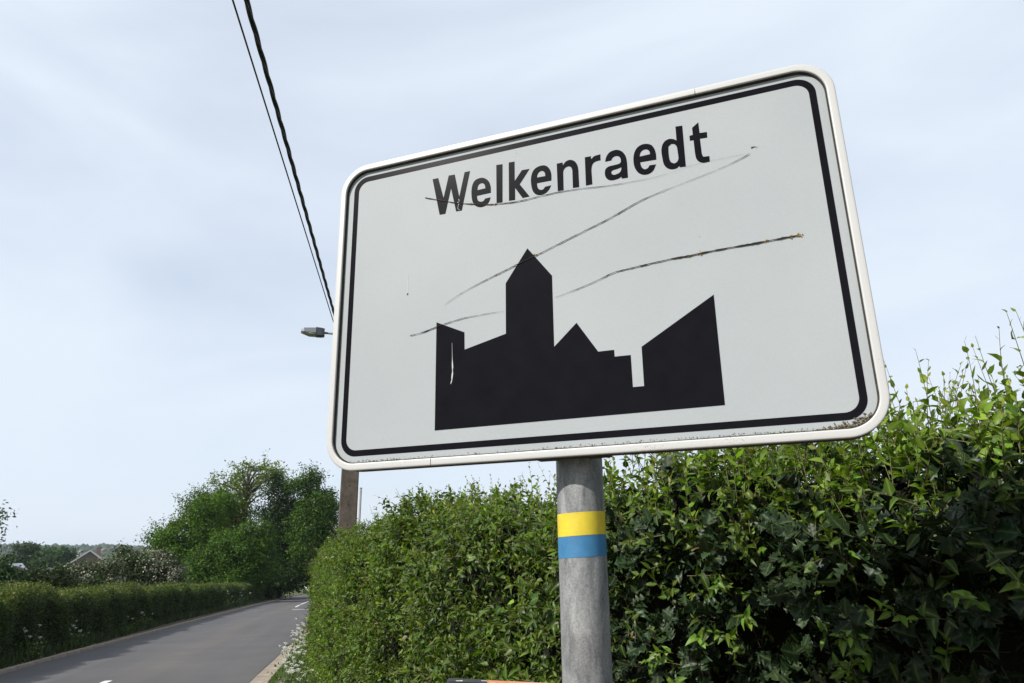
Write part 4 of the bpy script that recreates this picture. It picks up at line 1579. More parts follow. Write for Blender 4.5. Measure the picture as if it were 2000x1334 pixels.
# ================================================================== POLE, LAMP, CABLES
M_CONC = mat_plain('old_concrete', (0.058, 0.047, 0.037), 0.9, col2=(0.105, 0.088, 0.072), scale=7, bump=0.5, bscale=60, spec=0.2)
M_NEAR_BLACK = mat_plain('near_black', (0.006, 0.006, 0.006), 0.95)
M_LAMP = mat_plain('lamp_grey', (0.13, 0.14, 0.155), 0.45, 0.1, 10)
M_LAMPD = mat_plain('lamp_dark', (0.03, 0.033, 0.04), 0.5, 0.2, 10)
M_GLASS, _nt, _p, _o = new_mat('lamp_bowl')
_p.inputs['Base Color'].default_value = (0.30, 0.30, 0.24, 1)
_p.inputs['Roughness'].default_value = 0.25
M_CABLE = mat_plain('black_cable', (0.012, 0.012, 0.013), 0.6, 0.3, 30)

PD = 14.0
pb = at(680.5, 985, PD)
px0, py0 = float(pb[0]), float(pb[1])
pz0 = float(zg(px0, py0))
POLE = thing('utility_pole', 'weathered brown concrete utility pole rising from the hedge behind the sign', 'pole', (px0, py0, pz0))
dirU = Vector((U2[0], U2[1], 0)).normalized()
dirW = Vector((W2[0], W2[1], 0)).normalized()


def pole_pt(a, b_, z):
    v = Vector((px0, py0, 0)) + dirW * a + dirU * b_
    return (v.x, v.y, z)


HP = 8.2
V, F = [], []
lev = [(-0.5, 1.0), (3, 0.94), (6, 0.86), (HP, 0.8)]
for zz, k in lev:
    w2, d2, c = 0.178 * k, 0.12 * k, 0.018
    for a, b_ in ((-w2 + c, -d2), (w2 - c, -d2), (w2, -d2 + c), (w2, d2 - c), (w2 - c, d2), (-w2 + c, d2), (-w2, d2 - c), (-w2, -d2 + c)):
        V.append(pole_pt(a, b_, pz0 + zz))
for i in range(len(lev) - 1):
    F += [[i * 8 + k, i * 8 + (k + 1) % 8, (i + 1) * 8 + (k + 1) % 8, (i + 1) * 8 + k] for k in range(8)]
F.append([(len(lev) - 1) * 8 + k for k in range(8)])
link('shaft', mk_mesh('shaft', V, F, M_CONC), POLE)
for zz in np.arange(1.2, 7.6, 0.36):
    kk = np.interp(zz, [0, 3, 6, HP], [1, .94, .86, .8])
    bf = Buf()
    n_ = 10
    bf.tube([pole_pt(0.0, -0.12 * kk + 0.004, pz0 + zz), pole_pt(0.0, -0.12 * kk - 0.0025, pz0 + zz)], 0.014, n_)  # disc standing slightly proud; the dark of the opening is painted
    link('hole_disc', bf.mesh('hole_disc', M_NEAR_BLACK), POLE)

# street lamp on a short arm over the road
tip = at(588, 648, PD)
end = at(634, 650, PD)
LAMP = thing('street_lamp', 'small grey street lantern on a short arm over the road', 'street lamp', (px0, py0, float(end[2])))
lx = Vector(tip - end)
llen = lx.length
lx.normalize()
ly = Vector((0, 0, 1)).cross(lx).normalized()
lz = lx.cross(ly).normalized()
if lz.z < 0:
    ly, lz = -ly, -lz
ML = Matrix((lx, ly, lz)).transposed().to_4x4()
ML.translation = Vector(end) - lz * 0.02


def loft(name, secs, mat, smooth=False):
    """secs: list of (x, [(y,z)...])"""
    m_ = len(secs[0][1])
    V = [(x, y, z) for x, ring in secs for y, z in ring]
    F = [[i * m_ + k, i * m_ + (k + 1) % m_, (i + 1) * m_ + (k + 1) % m_, (i + 1) * m_ + k] for i in range(len(secs) - 1) for k in range(m_)]
    F += [list(range(m_))[::-1], [(len(secs) - 1) * m_ + k for k in range(m_)]]
    return mk_mesh(name, V, F, mat, smooth)


def trap(w0, w1, z0, z1):
    return [(-w0, z0), (w0, z0), (w1, z1), (-w1, z1)]


link('rear_housing', loft('rear_housing', [(0.0, trap(0.075, 0.05, -0.055, 0.095)), (0.06, trap(0.095, 0.065, -0.06, 0.105)), (0.17, trap(0.105, 0.07, -0.055, 0.115))], M_LAMPD), LAMP, ML)
link('front_housing', loft('front_housing', [(0.171, trap(0.108, 0.072, -0.012, 0.102)), (0.40, trap(0.115, 0.075, 0.0, 0.09)), (llen - 0.03, trap(0.10, 0.06, 0.005, 0.075)), (llen, trap(0.07, 0.045, 0.012, 0.05))], M_LAMP), LAMP, ML)
link('glass_bowl', loft('glass_bowl', [(0.172, trap(0.085, 0.10, -0.055, -0.0125)), (0.30, trap(0.085, 0.105, -0.05, -0.008)), (llen - 0.08, trap(0.06, 0.095, -0.025, 0.002)), (llen - 0.02, trap(0.05, 0.07, -0.005, 0.008))], M_GLASS, True), LAMP, ML)
bf = Buf()
bf.tube([tuple(Vector(end) + lx * 0.05), pole_pt(-0.13, 0, float(end[2]) - 0.02)], 0.022, 10)
link('arm', bf.mesh('arm', M_LAMP, True), LAMP)
bf = Buf()
zz = float(end[2]) - 0.02
bf.add([pole_pt(a, b_, z) for z in (zz - 0.05, zz + 0.05) for a, b_ in ((-0.175, -0.12), (0.175, -0.12), (0.175, 0.12), (-0.175, 0.12))], [[0, 1, 5, 4], [1, 2, 6, 5], [2, 3, 7, 6], [3, 0, 4, 7]])
link('strap', bf.mesh('strap', M_LAMPD), LAMP)

# overhead cables
def cable_path(pts, n):
    P = np.array(pts, float)
    t = np.linspace(0, len(P) - 1, n)
    i = np.clip(t.astype(int), 0, len(P) - 2)
    # quadratic through the points (s as parameter)
    co = [np.polyfit(P[:, 1], P[:, 0], 2), np.polyfit(P[:, 1], P[:, 2], 2)]
    y = np.linspace(P[0, 1], P[-1, 1], n)
    return np.stack([np.polyval(co[0], y), y, np.polyval(co[1], y)], 1)


zc1 = at(652, 610, 12.6)
zc0 = at(481, 0, 5.15)
zc2 = at(566, 300, 7.45)
A_ = Vector(pole_pt(-0.15, 0, 0))
dirc = (zc1 - zc0) / np.linalg.norm(zc1 - zc0)
far_ = zc1 + dirc * (PD - 12.3)
back = zc0 - dirc * 34 + np.array([0, 0, 0.6])
P = np.concatenate([np.linspace(far_, zc0, 160), np.linspace(zc0, back, 120)[1:]])
# a small sag so that it hangs
d_ = np.r_[0, np.cumsum(np.linalg.norm(np.diff(P, axis=0), axis=1))]
CAB = thing('bundled_cable', 'thick twisted black overhead cable bundle', 'cable', far_)
tg = unit(np.gradient(P, axis=0))
ax = unit(np.cross(tg, np.array([0, 0, 1.0])))
ay = np.cross(ax, tg)
PP = np.stack([np.interp(np.arange(0, d_[-1], 0.045), d_, P[:, k]) for k in range(3)], 1)
dd_ = np.arange(0, d_[-1], 0.045)
AX = unit(np.stack([np.interp(dd_, d_, ax[:, k]) for k in range(3)], 1))
AY = unit(np.stack([np.interp(dd_, d_, ay[:, k]) for k in range(3)], 1))
for k in range(3):
    ph = dd_ * 2 * math.pi / 1.15 + k * 2.094 + 0.5 * np.sin(dd_ * 0.8)
    bf = Buf()
    bf.tube(PP + (AX * np.cos(ph)[:, None] + AY * np.sin(ph)[:, None]) * 0.0135, 0.0125, 6)
    link('strand', bf.mesh('strand', M_CABLE, True), CAB)
t1 = at(648, 618, 12.5)
t0 = at(454.5, 0, 5.15)
dirc = (t1 - t0) / np.linalg.norm(t1 - t0)
bf = Buf()
bf.tube(np.concatenate([np.linspace(t1 + dirc * (PD - 12.2), t0, 40), np.linspace(t0, t0 - dirc * 34 + np.array([0, 0, .6]), 40)[1:]]), 0.0085, 6)
o = link('telephone_cable', bf.mesh('telephone_cable', M_CABLE, True))
tag(o, 'thin straight black overhead cable left of the twisted bundle', 'cable')
bf = Buf()
for zz in (float(far_[2]), float(t1[2])):
    bf.box((-0.03, -0.03, -0.04), (0.03, 0.03, 0.04), np.array(Matrix.Translation(Vector(pole_pt(-0.19, 0, zz)))))
link('cable_bracket', bf.mesh('cable_bracket', M_LAMPD), POLE)

# thin post beyond the pole
q = at(705, 954, 19.0)
g0 = float(zg(q[0], q[1]))
bf = Buf()
bf.tube([(q[0], q[1], g0 - 0.2), (q[0], q[1], float(q[2]))], 0.029, 12)
tp = thing('metal_post', 'thin bare grey metal post standing just right of the concrete pole', 'post', (q[0], q[1], g0))
link('tube', bf.mesh('tube', mat_plain('grey_tube', (0.16, 0.155, 0.14), 0.6, 0.25, 9), True), tp)
bf = Buf()
bf.tube([(q[0], q[1], float(q[2])), (q[0], q[1], float(q[2]) + 0.018)], 0.032, 12)
link('cap', bf.mesh('cap', M_LAMPD), tp)

# ================================================================== TREES
def tree_leaves(lobes, n, size, ca, cb, clump=0.42, per=90, shell=0.5):
    """lobes: (centre, radii); leaves gathered in clumps near the lobe surface"""
    L = Leaves()
    vol = np.array([r[0] * r[1] * r[2] for c, r in lobes]) ** (2 / 3)
    vol = vol / vol.sum()
    for (c, r), w in zip(lobes, vol):
        m = max(60, int(n * w))
        k = max(6, m // per)
        dirs = rand_unit(k)
        rad = (shell + (1 - shell) * rng.uniform(0, 1, k) ** 0.6) * rng.uniform(0.80, 1.14, k)
        cc = np.array(c) + dirs * rad[:, None] * np.array(r)
        idx = rng.integers(0, k, m)
        P = cc[idx] + rng.normal(0, clump, (m, 3)) * np.array([1, 1, 0.75])
        out = unit(P - np.array(c))
        ctint = rng.uniform(0.72, 1.30, (k, 1))[idx] * rng.uniform(0.85, 1.15, (m, 1))
        col = colmix(m, np.array(ca), np.array(cb)) * ctint
        L.add(P, frames(rand_unit(m) + np.array([0, 0, -0.3]) + out * 0.4, out * 0.5 + unit(P - cc[idx]) * 0.9 + np.array([0, 0, 0.35]) + rng.normal(0, 0.25, (m, 3))), size * rng.uniform(0.7, 1.3, m), col)
    return L


def limb(bf, a, b_, r0, r1, wob=0.08, n=6, sides=6):
    a, b_ = np.array(a, float), np.array(b_, float)
    t = np.linspace(0, 1, n)[:, None]
    L_ = np.linalg.norm(b_ - a)
    P = a + (b_ - a) * t + rng.normal(0, wob * L_ / n, (n, 3)) * (t * (1 - t) * 4)
    P[:, 2] += (L_ * 0.06 * np.sin(t[:, 0] * math.pi))
    bf.tube(P, np.linspace(r0, r1, n), sides, False)
    return P


def lobe_tree(name, label, base_px, D, lobes_px, n, size, ca, cb, group=None, cat='tree', clump=0.42, mat=None, T=None, trunk=0.22, per=90, shell=0.5, extra=None):
    """lobes_px: (px, py, rx_px, ry_px, depth offset m); sizes turned to metres at the lobe's own distance"""
    b0 = at(base_px, 1150, D)
    bz_ = float(zg(b0[0], b0[1]))
    base = np.array([b0[0], b0[1], bz_])
    t = thing(name, label, cat, base, group)
    lob = []
    for x, y, rx, ry, dz in lobes_px:
        c = at(x, y, D + dz)
        k = (D + dz) / 1425.0
        lob.append((c, (rx * k, rx * k * 0.9, ry * k)))
    bf = Buf()
    fork = base + np.array([0, 0, max(0.6, 0.35 * (max(c[2] for c, r in lob) - bz_))])
    limb(bf, base - np.array([0, 0, 0.3]), fork, trunk, trunk * 0.75, 0.05, 5, 8)
    for c, r in lob:
        e_ = np.array(c) + np.array([0, 0, r[2] * 0.3])
        P = limb(bf, fork, e_, trunk * 0.55, trunk * 0.12, 0.2)
        for _ in range(4):
            limb(bf, P[3], np.array(c) + rand_unit(1)[0] * np.array(r) * 0.85, trunk * 0.22, trunk * 0.05, 0.2, 5, 5)
    link('trunk', bf.mesh('trunk', M_BARK, True), t)
    L = tree_leaves(lob, n, size, ca, cb, clump, per, shell)
    P, Rm, S, C = L.cat()
    k = P[:, 2] > zg(P[:, 0], P[:, 1]) + 0.05
    o = link('crown', leaves_mesh('crown', T or TQ, P[k], Rm[k], S[k], C[k], mat or M_TREE), t)
    return t, lob


GA, GB = (0.026, 0.064, 0.003), (0.074, 0.145, 0.006)
DK, DK2 = (0.009, 0.022, 0.003), (0.024, 0.050, 0.005)

lobe_tree('maple_tree', 'round dense green tree at the left end of the tree group', 352, 78, [(345, 1055, 50, 42, 0), (392, 1010, 45, 45, 1), (320, 1075, 32, 28, -1), (365, 1105, 60, 38, 0), (405, 1085, 45, 45, -1), (432, 985, 30, 25, 3)], 34000, 0.21, GA, GB, shell=0.3)
lobe_tree('olive_tree', 'olive-tinted bushy tree between the round tree and the tall open tree', 425, 86, [(420, 1000, 42, 36, 0), (455, 1010, 35, 38, 0), (400, 985, 26, 22, 0), (440, 1060, 50, 40, 0)], 24000, 0.21, (0.032, 0.05, 0.004), (0.072, 0.095, 0.010), clump=0.5, shell=0.3)
lobe_tree('ash_tree', 'bright green feathery tree in front of the tree group above the far hedge', 450, 69, [(440, 1085, 50, 40, 0), (490, 1062, 42, 42, 0), (405, 1110, 40, 32, 0), (505, 1100, 45, 40, 1), (450, 1125, 65, 25, 0), (500, 1040, 24, 20, 0)], 32000, 0.18, (0.022, 0.052, 0.004), (0.060, 0.125, 0.008), clump=0.36, shell=0.3)
lobe_tree('dark_lime_tree', 'dark green tall tree right of the open tree', 545, 84, [(548, 955, 28, 38, 0), (540, 1010, 36, 40, 0), (560, 1060, 48, 45, 0), (530, 1085, 40, 40, 1), (570, 1005, 35, 45, 2), (555, 1120, 55, 30, 0)], 36000, 0.22, DK, DK2, shell=0.25)
lobe_tree('sycamore_tree', 'tall bright-topped tree nearest the concrete pole', 610, 80, [(598, 945, 27, 32, 0), (618, 985, 36, 38, 0), (600, 1030, 42, 42, 0), (634, 1025, 30, 42, 1), (610, 1080, 42, 38, 0), (645, 975, 14, 22, 2), (640, 1065, 22, 30, 2)], 34000, 0.21, (0.016, 0.040, 0.004), (0.055, 0.115, 0.007), shell=0.3)

# the tall open tree: real limbs, leaves in tufts at the twig ends
def open_tree():
    D = 90.0
    b0 = at(478, 1100, D)
    base = np.array([b0[0], b0[1], float(zg(b0[0], b0[1]))])
    t = thing('open_crowned_tree', 'tall sparse light green tree with its limbs showing against the sky', 'tree', base)
    bf = Buf()
    k = D / 1425.0
    fork = at(476, 1022, D)
    limb(bf, base - np.array([0, 0, .3]), fork, 0.42, 0.36, 0.03, 6, 8)
    tips = []
    top = at(486, 905, D)
    LD = limb(bf, fork, top, 0.33, 0.05, 0.06, 12, 7)
    for (x, y, dz) in ((420, 955, 1), (440, 935, -2), (452, 918, 2), (472, 912, -2), (487, 903, 1), (505, 908, 2), (520, 904, -1), (540, 910, 1), (552, 925, -2), (530, 945, 2), (515, 965, -1), (500, 940, 3), (465, 945, -3), (480, 930, 0), (430, 975, 2), (548, 912, 3), (415, 945, -1), (500, 975, 1), (535, 925, -3), (408, 938, 0), (455, 930, 3), (560, 915, 0), (440, 960, 0), (470, 960, 2), (525, 930, 0), (510, 920, 2)):
        e_ = at(x, y + 6, D + dz * 1.3)
        j0 = LD[int(np.clip((1010 - y) / 105 * 6, 0, 8))]
        mid = j0 + (e_ - j0) * 0.45 + np.array([0, 0, 0.7]) + rng.normal(0, 0.25, 3)
        limb(bf, j0, mid, 0.12, 0.075, 0.15, 6, 6)
        P = limb(bf, mid, e_, 0.075, 0.025, 0.2, 7, 5)
        for j in range(6):
            s0 = P[rng.integers(1, 7)]
            e2 = s0 + rng.normal(0, 1, 3) * np.array([1.0, 1.0, 0.6]) + np.array([0, 0, 0.15])
            limb(bf, s0, e2, 0.035, 0.01, 0.2, 4, 4)
            tips.append(e2)
            tips.append(s0 + (e2 - s0) * 0.6)
    link('trunk', bf.mesh('trunk', M_BARK, True), t)
    tips = np.array(tips)
    m = 4300
    P = tips[rng.integers(0, len(tips), m)] + rng.normal(0, 0.26, (m, 3))
    link('crown', leaves_mesh('crown', TQ, P, frames(rand_unit(m), rand_unit(m) + np.array([0, 0, .5])), rng.uniform(0.18, 0.34, m), colmix(m, np.array((0.07, 0.11, 0.012)), np.array((0.16, 0.22, 0.03))), M_TREE), t)


open_tree()

# undergrowth, bushes
lobe_tree('understorey_shrub', 'dark shrub under the tree group behind the far hedge', 520, 80, [(520, 1135, 60, 24, 0), (580, 1125, 45, 30, 0), (460, 1140, 60, 20, 0)], 8000, 0.22, DK, DK2, cat='shrub', trunk=0.08)
lobe_tree('roadside_bush', 'small dark bush by the road bend at the foot of the tall trees', 610, 105, [(608, 1118, 22, 20, 0), (596, 1128, 18, 16, 0)], 2200, 0.28, DK, (0.03, 0.07, 0.012), cat='bush', trunk=0.08)
lobe_tree('bend_hedge', 'short clipped hedge with a light green top at the road bend', 606, 118, [(600, 1150, 16, 11, 0), (618, 1149, 16, 11, 0), (634, 1148, 16, 11, 0), (650, 1147, 16, 11, 0)], 3800, 0.22, (0.045, 0.085, 0.012), (0.09, 0.14, 0.02), cat='hedge', trunk=0.06, clump=0.2, shell=0.8)


def blossom(t, lob, n, size=0.16):
    L = tree_leaves(lob, n, size, (0.20, 0.185, 0.14), (0.32, 0.30, 0.235), 0.22, 16, 0.86)
    P, Rm, S, C = L.cat()
    k = P[:, 2] > zg(P[:, 0], P[:, 1]) + 0.8
    o = link('blossom', leaves_mesh('blossom', TQ, P[k], Rm[k], S[k], C[k], M_BLOSSOM), t)


HG = ((0.020, 0.038, 0.012), (0.045, 0.068, 0.02))
t, lob = lobe_tree('may_bush', 'blossoming off-white bush below the gabled house', 165, 47, [(165, 1122, 38, 20, 0), (135, 1126, 22, 18, 0), (195, 1122, 32, 20, 0), (170, 1140, 60, 16, 0), (212, 1112, 18, 12, 0)], 7500, 0.14, *HG, cat='bush', clump=0.22, trunk=0.08)
blossom(t, lob, 2300, 0.12)
t, lob = lobe_tree('may_bush', 'larger blossoming off-white bush at the left foot of the tree group', 285, 49, [(270, 1095, 42, 20, 0), (240, 1105, 34, 26, 0), (305, 1105, 38, 26, 0), (330, 1120, 26, 20, 0), (280, 1130, 70, 22, 0), (255, 1082, 24, 12, 0)], 9500, 0.14, *HG, cat='bush', clump=0.22, trunk=0.08)
blossom(t, lob, 3000, 0.12)
lobe_tree('elder_bush', 'dark bush behind the far hedge left of the blossoming bushes', 85, 40, [(80, 1132, 34, 14, 0), (55, 1138, 30, 14, 0), (110, 1138, 28, 14, 0)], 5200, 0.14, (0.016, 0.028, 0.009), (0.035, 0.05, 0.014), cat='bush', clump=0.2, trunk=0.07)
lobe_tree('elder_bush', 'dull green bush behind the far hedge at the left picture edge', 8, 38, [(0, 1132, 26, 18, 0), (25, 1142, 26, 12, 0), (-30, 1125, 30, 26, 0), (2, 1105, 12, 14, 1)], 4600, 0.14, (0.020, 0.042, 0.014), (0.042, 0.075, 0.024), cat='bush', clump=0.2, trunk=0.07)
lobe_tree('round_tree', 'dark round tree in the fields, nearer the left picture edge', 52, 240, [(52, 1088, 23, 22, 0), (42, 1100, 20, 20, 0), (62, 1098, 18, 22, 0), (56, 1112, 24, 14, 0)], 6500, 0.75, (0.020, 0.040, 0.010), (0.040, 0.065, 0.014), clump=0.8)
lobe_tree('round_tree', 'mid green round tree in the fields just left of the gabled house', 108, 235, [(108, 1090, 24, 20, 0), (95, 1098, 20, 16, 0), (122, 1096, 18, 18, 0), (108, 1112, 30, 14, 0)], 6500, 0.75, (0.022, 0.055, 0.012), (0.045, 0.088, 0.018), clump=0.8)
lobe_tree('edge_tree', 'tree whose leafy twig tips reach in at the left picture edge', -95, 42, [(-95, 1010, 70, 36, 0), (-110, 1055, 78, 30, 0), (-140, 950, 60, 60, 0), (-40, 1010, 34, 16, 0), (-22, 1045, 16, 8, 0)], 5200, 0.17, (0.03, 0.06, 0.016), (0.06, 0.10, 0.026), clump=0.34)

# ================================================================== FAR BUILDINGS
M_BRICK = mat_plain('far_brick', (0.15, 0.115, 0.095), 0.9, 0.2, 2)
M_SLATE = mat_plain('slate_roof', (0.055, 0.055, 0.06), 0.7, 0.2, 1.5)
M_TILE = mat_plain('tile_roof', (0.11, 0.085, 0.08), 0.8, 0.2, 1.5)
M_WHITEP = mat_plain('white_board', (0.36, 0.36, 0.36), 0.6)
M_RENDER = mat_plain('pale_wall', (0.55, 0.54, 0.51), 0.9, 0.1, 1)
M_PANE = mat_plain('window_pane', (0.03, 0.035, 0.04), 0.15)


def house(name, label, loc, w, d, h, roof_h, az, wall_m, roof_m, chimney=True, barge=False, windows=True, cat='house', group=None):
    t = thing(name, label, cat, loc, group)
    ca, sa = math.cos(az), math.sin(az)
    M = np.array([[ca, sa, 0, loc[0]], [-sa, ca, 0, loc[1]], [0, 0, 1, loc[2]], [0, 0, 0, 1]])
    w2, d2 = w / 2, d / 2

    def put(V):
        return np.asarray(V, float) @ M[:3, :3].T + M[:3, 3]
    V = [(-w2, -d2, -1.5), (w2, -d2, -1.5), (w2, -d2, h), (0, -d2, h + roof_h), (-w2, -d2, h), (-w2, d2, -1.5), (w2, d2, -1.5), (w2, d2, h), (0, d2, h + roof_h), (-w2, d2, h)]
    link('wall', mk_mesh('wall', put(V), [[0, 1, 2, 3, 4], [6, 5, 9, 8, 7], [1, 6, 7, 2], [5, 0, 4, 9]], wall_m), t)
    ov = 0.35
    sx_ = ov / w2
    e = [(-w2 - ov, h - roof_h * sx_), (0, h + roof_h + 0.02), (w2 + ov, h - roof_h * sx_)]
    V = []
    for y in (-d2 - ov, d2 + ov):
        V += [(e[0][0], y, e[0][1] + 0.03), (0, y, e[1][1] + 0.03), (e[2][0], y, e[2][1] + 0.03), (e[2][0], y, e[2][1] + 0.25), (0, y, e[1][1] + 0.25), (e[0][0], y, e[0][1] + 0.25)]
    rf = link('roof', mk_mesh('roof', put(V), [[0, 1, 4, 5], [1, 2, 3, 4], [7, 6, 11, 10], [8, 7, 10, 9], [5, 4, 10, 11], [4, 3, 9, 10], [1, 0, 6, 7], [2, 1, 7, 8], [0, 5, 11, 6], [3, 2, 8, 9]], roof_m), t)
    if chimney:
        bf = Buf()
        bf.box((0.7, d2 * 0.2, h + roof_h * 0.4), (1.5, d2 * 0.2 + 0.7, h + roof_h + 0.9), M)
        o = bpy.data.objects.new('chimney', bf.mesh('chimney', M_BRICK))
        COL.objects.link(o)
        o.parent = rf
        o.matrix_parent_inverse = INV[t.name].copy()
        o.matrix_parent_inverse = Matrix.Identity(4)
        o.matrix_parent_inverse = (Matrix.Translation(Vector(loc)) @ INV[t.name])
    if barge:
        for sgn in (-1, 1):
            x1, z1 = sgn * (w2 + ov), h - roof_h * sx_
            y = -d2 - ov - 0.03
            V = [(0, y, h + roof_h + 0.3), (x1, y, z1 + 0.3), (x1, y, z1 - 0.02), (0, y, h + roof_h - 0.05)]
            V += [(a, b_ - 0.06, c) for a, b_, c in V]
            link('bargeboard', mk_mesh('bargeboard', put(V), [[0, 1, 2, 3], [7, 6, 5, 4], [0, 4, 5, 1], [1, 5, 6, 2], [2, 6, 7, 3], [3, 7, 4, 0]], M_WHITEP), t)
    if windows:
        for wx in (-w2 * 0.45, w2 * 0.45):
            for wz in ((1.0, 3.6) if h > 4.5 else (1.0,)):
                bf = Buf()
                bf.box((wx - 0.5, -d2 - 0.05, wz), (wx + 0.5, -d2 + 0.02, wz + 1.3), M)
                o = link('window', bf.mesh('window', M_WHITEP), t)
                bf = Buf()
                bf.box((wx - 0.4, -d2 - 0.065, wz + 0.1), (wx + 0.4, -d2 - 0.052, wz + 1.2), M)
                p_ = bpy.data.objects.new('pane', bf.mesh('pane', M_PANE))
                COL.objects.link(p_)
                p_.parent = o
                p_.matrix_parent_inverse = (Matrix.Translation(Vector(loc)) @ INV[t.name])
    return t


q = at(181, 1076, 190)
gz = float(zg(q[0], q[1]))
house('gabled_house', 'brown gabled house with white bargeboards behind the blossoming bush', (float(q[0]), float(q[1]), gz), 10.5, 12, float(q[2]) - gz - 4.0, 3.9, R(-26), M_BRICK, M_TILE, True, True)
q = at(-40, 1090, 262)
gz = float(zg(q[0], q[1]))
house('barn', 'long grey-brown roofed barn at the left edge below the far hill', (float(q[0]), float(q[1]), gz), 11, 24, float(q[2]) - gz - 3.2, 3.2, R(57), M_BRICK, M_TILE, False, windows=False, cat='barn')
q = at(30, 1110, 95)
gz = float(zg(q[0], q[1]))
house('shed', 'low dark shed with a pale roof edge left of the elder bush', (float(q[0]), float(q[1]), gz), 5.6, 4.5, float(q[2]) - gz - 1.0, 1.0, R(-33), mat_plain('dark_shed', (0.03, 0.024, 0.024), 0.9, 0.3, 3), mat_plain('felt_roof', (0.10, 0.085, 0.085), 0.9, 0.2, 3), False, windows=False, cat='shed')
q = at(630, 1100, 150)
gz = float(zg(q[0], q[1]))
house('cottage', 'grey slate-roofed cottage glimpsed at the road bend beside the hedge', (float(q[0]) + 1.5, float(q[1]), gz), 8, 9, float(q[2]) - gz - 2.5, 3.0, R(60), M_RENDER, M_SLATE, True)

# caravan and glasshouse in the plots
q = at(86, 1115, 110)
gz = float(zg(q[0], q[1]))
CV = thing('caravan', 'small white caravan between the shed and the blossoming bush', 'caravan', (q[0], q[1], gz))
cm = np.array(Matrix.Translation((float(q[0]), float(q[1]), gz)) @ Matrix.Rotation(R(32), 4, 'Z'))
hz = float(q[2]) - gz + 0.35
prof = [(-1.0, 0.5), (1.0, 0.5), (1.05, hz * 0.55), (0.95, hz - 0.15), (0.7, hz), (-0.7, hz), (-0.95, hz - 0.15), (-1.05, hz * 0.55)]
V = np.array([(x, y, z) for y in (-0.9, 0.9) for x, z in prof]) @ cm[:3, :3].T + cm[:3, 3]
link('body', mk_mesh('body', V, [list(range(8)), [15 - k for k in range(8)]] + [[k, 8 + k, 8 + (k + 1) % 8, (k + 1) % 8] for k in range(8)], M_WHITEP), CV)
bf = Buf()
bf.box((-0.7, -0.93, hz - 0.75), (0.35, -0.905, hz - 0.3), cm)
link('window', bf.mesh('window', M_PANE), CV)
for x_ in (-0.75, 0.75):
    bf = Buf()
    c1_ = (cm @ np.array([x_ * 0 + 0.0, x_, 0.3, 1]))[:3]
    c2_ = c1_ + cm[:3, 1] * 0.18
    bf.tube([c1_, c2_], 0.3, 14)
    link('wheel', bf.mesh('wheel', M_NEAR_BLACK), CV)
q = at(19, 1104, 130)
gz = float(zg(q[0], q[1]))
gh = house('greenhouse', 'pale glass greenhouse roof between the barn and the dark shed', (float(q[0]), float(q[1]), gz), 1.7, 3, float(q[2]) - gz - 0.6, 0.6, R(20), mat_plain('greenhouse_glass', (0.25, 0.29, 0.33), 0.3, 0.2, 2), mat_plain('greenhouse_roof', (0.28, 0.32, 0.36), 0.3, 0.25, 2), False, windows=False, cat='greenhouse')

# far town on the hill
def far_house_mesh(wall, roof):
    V = [(-5, -4, -3), (5, -4, -3), (5, 4, -3), (-5, 4, -3), (-5, -4, 5), (5, -4, 5), (5, 4, 5), (-5, 4, 5)]
    F = [[0, 1, 5, 4], [1, 2, 6, 5], [2, 3, 7, 6], [3, 0, 4, 7]]
    V += [(-5.5, -4.6, 4.8), (5.5, -4.6, 4.8), (5.5, 4.6, 4.8), (-5.5, 4.6, 4.8), (-5.5, 0, 9), (5.5, 0, 9)]
    F += [[8, 9, 13, 12], [10, 11, 12, 13], [8, 12, 11], [9, 10, 13]]
    me = mk_mesh('far_house', V, F, wall)
    me.materials.append(roof)
    for i, p_ in enumerate(me.polygons):
        p_.material_index = 1 if i >= 4 else 0
    return me


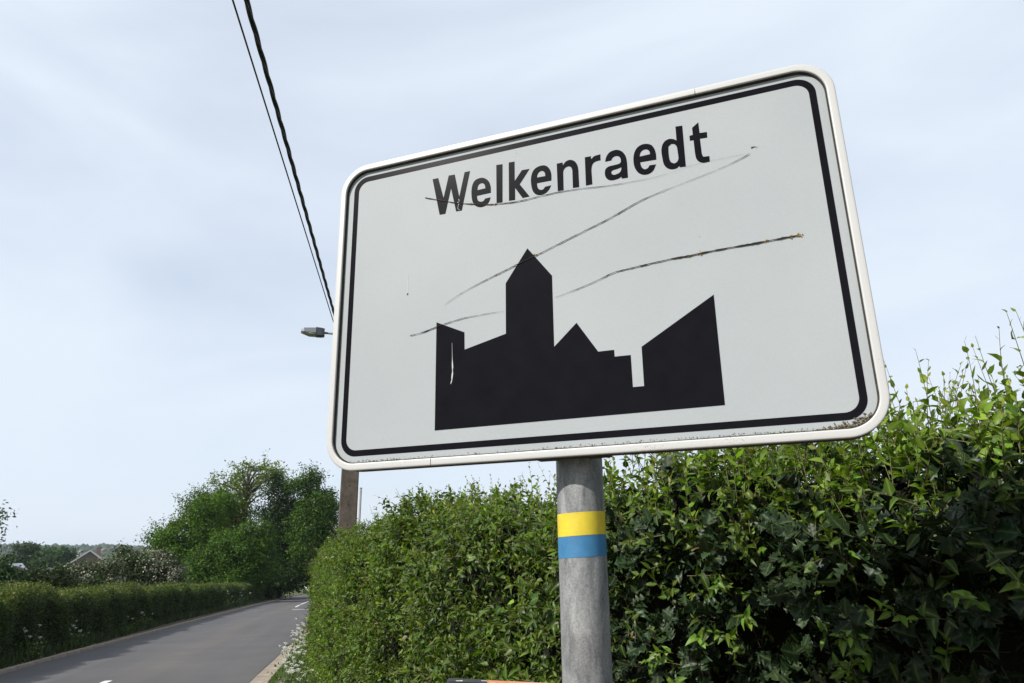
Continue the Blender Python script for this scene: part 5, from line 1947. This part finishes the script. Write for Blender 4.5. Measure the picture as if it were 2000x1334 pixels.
FH = [far_house_mesh(M_RENDER, M_TILE), far_house_mesh(M_BRICK, M_SLATE), far_house_mesh(M_WHITEP, M_SLATE)]
rh = random.Random(5)
for k in range(34):
    azm = R(rh.uniform(-37.5, -24.5))
    r_ = rh.choice((rh.uniform(1050, 1500), rh.uniform(1500, 2250)))
    x_, y_ = r_ * math.sin(azm), r_ * math.cos(azm)
    o = bpy.data.objects.new('far_house', FH[k % 3])
    COL.objects.link(o)
    o.location = (x_, y_, float(zg(x_, y_)))
    o.rotation_euler = (0, 0, rh.uniform(0, 3.14))
    sc = rh.uniform(0.6, 1.15)
    o.scale = (sc, sc, sc)
    tag(o, ('small pale house among trees on the far hill', 'small brown house among trees on the far hill', 'small white house among trees on the far hill')[k % 3], 'house', ('pale far houses', 'brown far houses', 'white far houses')[k % 3])

n = 1500
azs = rng.uniform(R(-41), R(-20), n)
rs = 700 + 1750 * rng.uniform(0, 1, n) ** 0.75
ico = bmesh.new()
bmesh.ops.create_icosphere(ico, subdivisions=1, radius=1)
IV = np.array([v.co[:] for v in ico.verts])
IF = np.array([[v.index for v in f.verts] for f in ico.faces])
ico.free()
X, Y = rs * np.sin(azs), rs * np.cos(azs)
Z = zg(X, Y)
hh = rng.uniform(4.0, 9.0, n) * rng.choice([0.6, 1.0, 1.2], n)
W_ = IV[None] * rng.uniform(0.7, 1.3, (n, len(IV), 1)) * np.stack([hh * 0.9, hh * 0.9, hh * 0.75], -1)[:, None, :] + np.stack([X, Y, Z + hh * 0.5], -1)[:, None, :]
tint = colmix(n, np.array((0.020, 0.038, 0.014)), np.array((0.045, 0.07, 0.022)))
o = link('far_wood', mk_mesh('far_wood', W_.reshape(-1, 3), (IF[None] + (np.arange(n) * len(IV))[:, None, None]).reshape(-1, 3), M_TREE, True, np.repeat(tint, len(IV), 0), np.zeros(n * len(IV))))
tag(o, 'distant trees scattered over the far hillside', 'woodland')
stuff(o)

# ================================================================== HAZE
HZ = bpy.data.materials.new('air')
HZ.use_nodes = True
HZ.node_tree.nodes.clear()
ho = HZ.node_tree.nodes.new('ShaderNodeOutputMaterial')
hv = HZ.node_tree.nodes.new('ShaderNodeVolumePrincipled')
hv.inputs['Color'].default_value = (0.72, 0.82, 0.95, 1)
hv.inputs['Density'].default_value = 0.00013
hv.inputs['Anisotropy'].default_value = 0.2
HZ.node_tree.links.new(hv.outputs['Volume'], ho.inputs['Volume'])
bf = Buf()
bf.box((-7000, -7000, -14), (7000, 7000, 46))
o = link('haze', bf.mesh('haze', HZ))
o['kind'] = 'stuff'
o['label'] = 'thin pale blue haze in the far air'
o['category'] = 'haze'
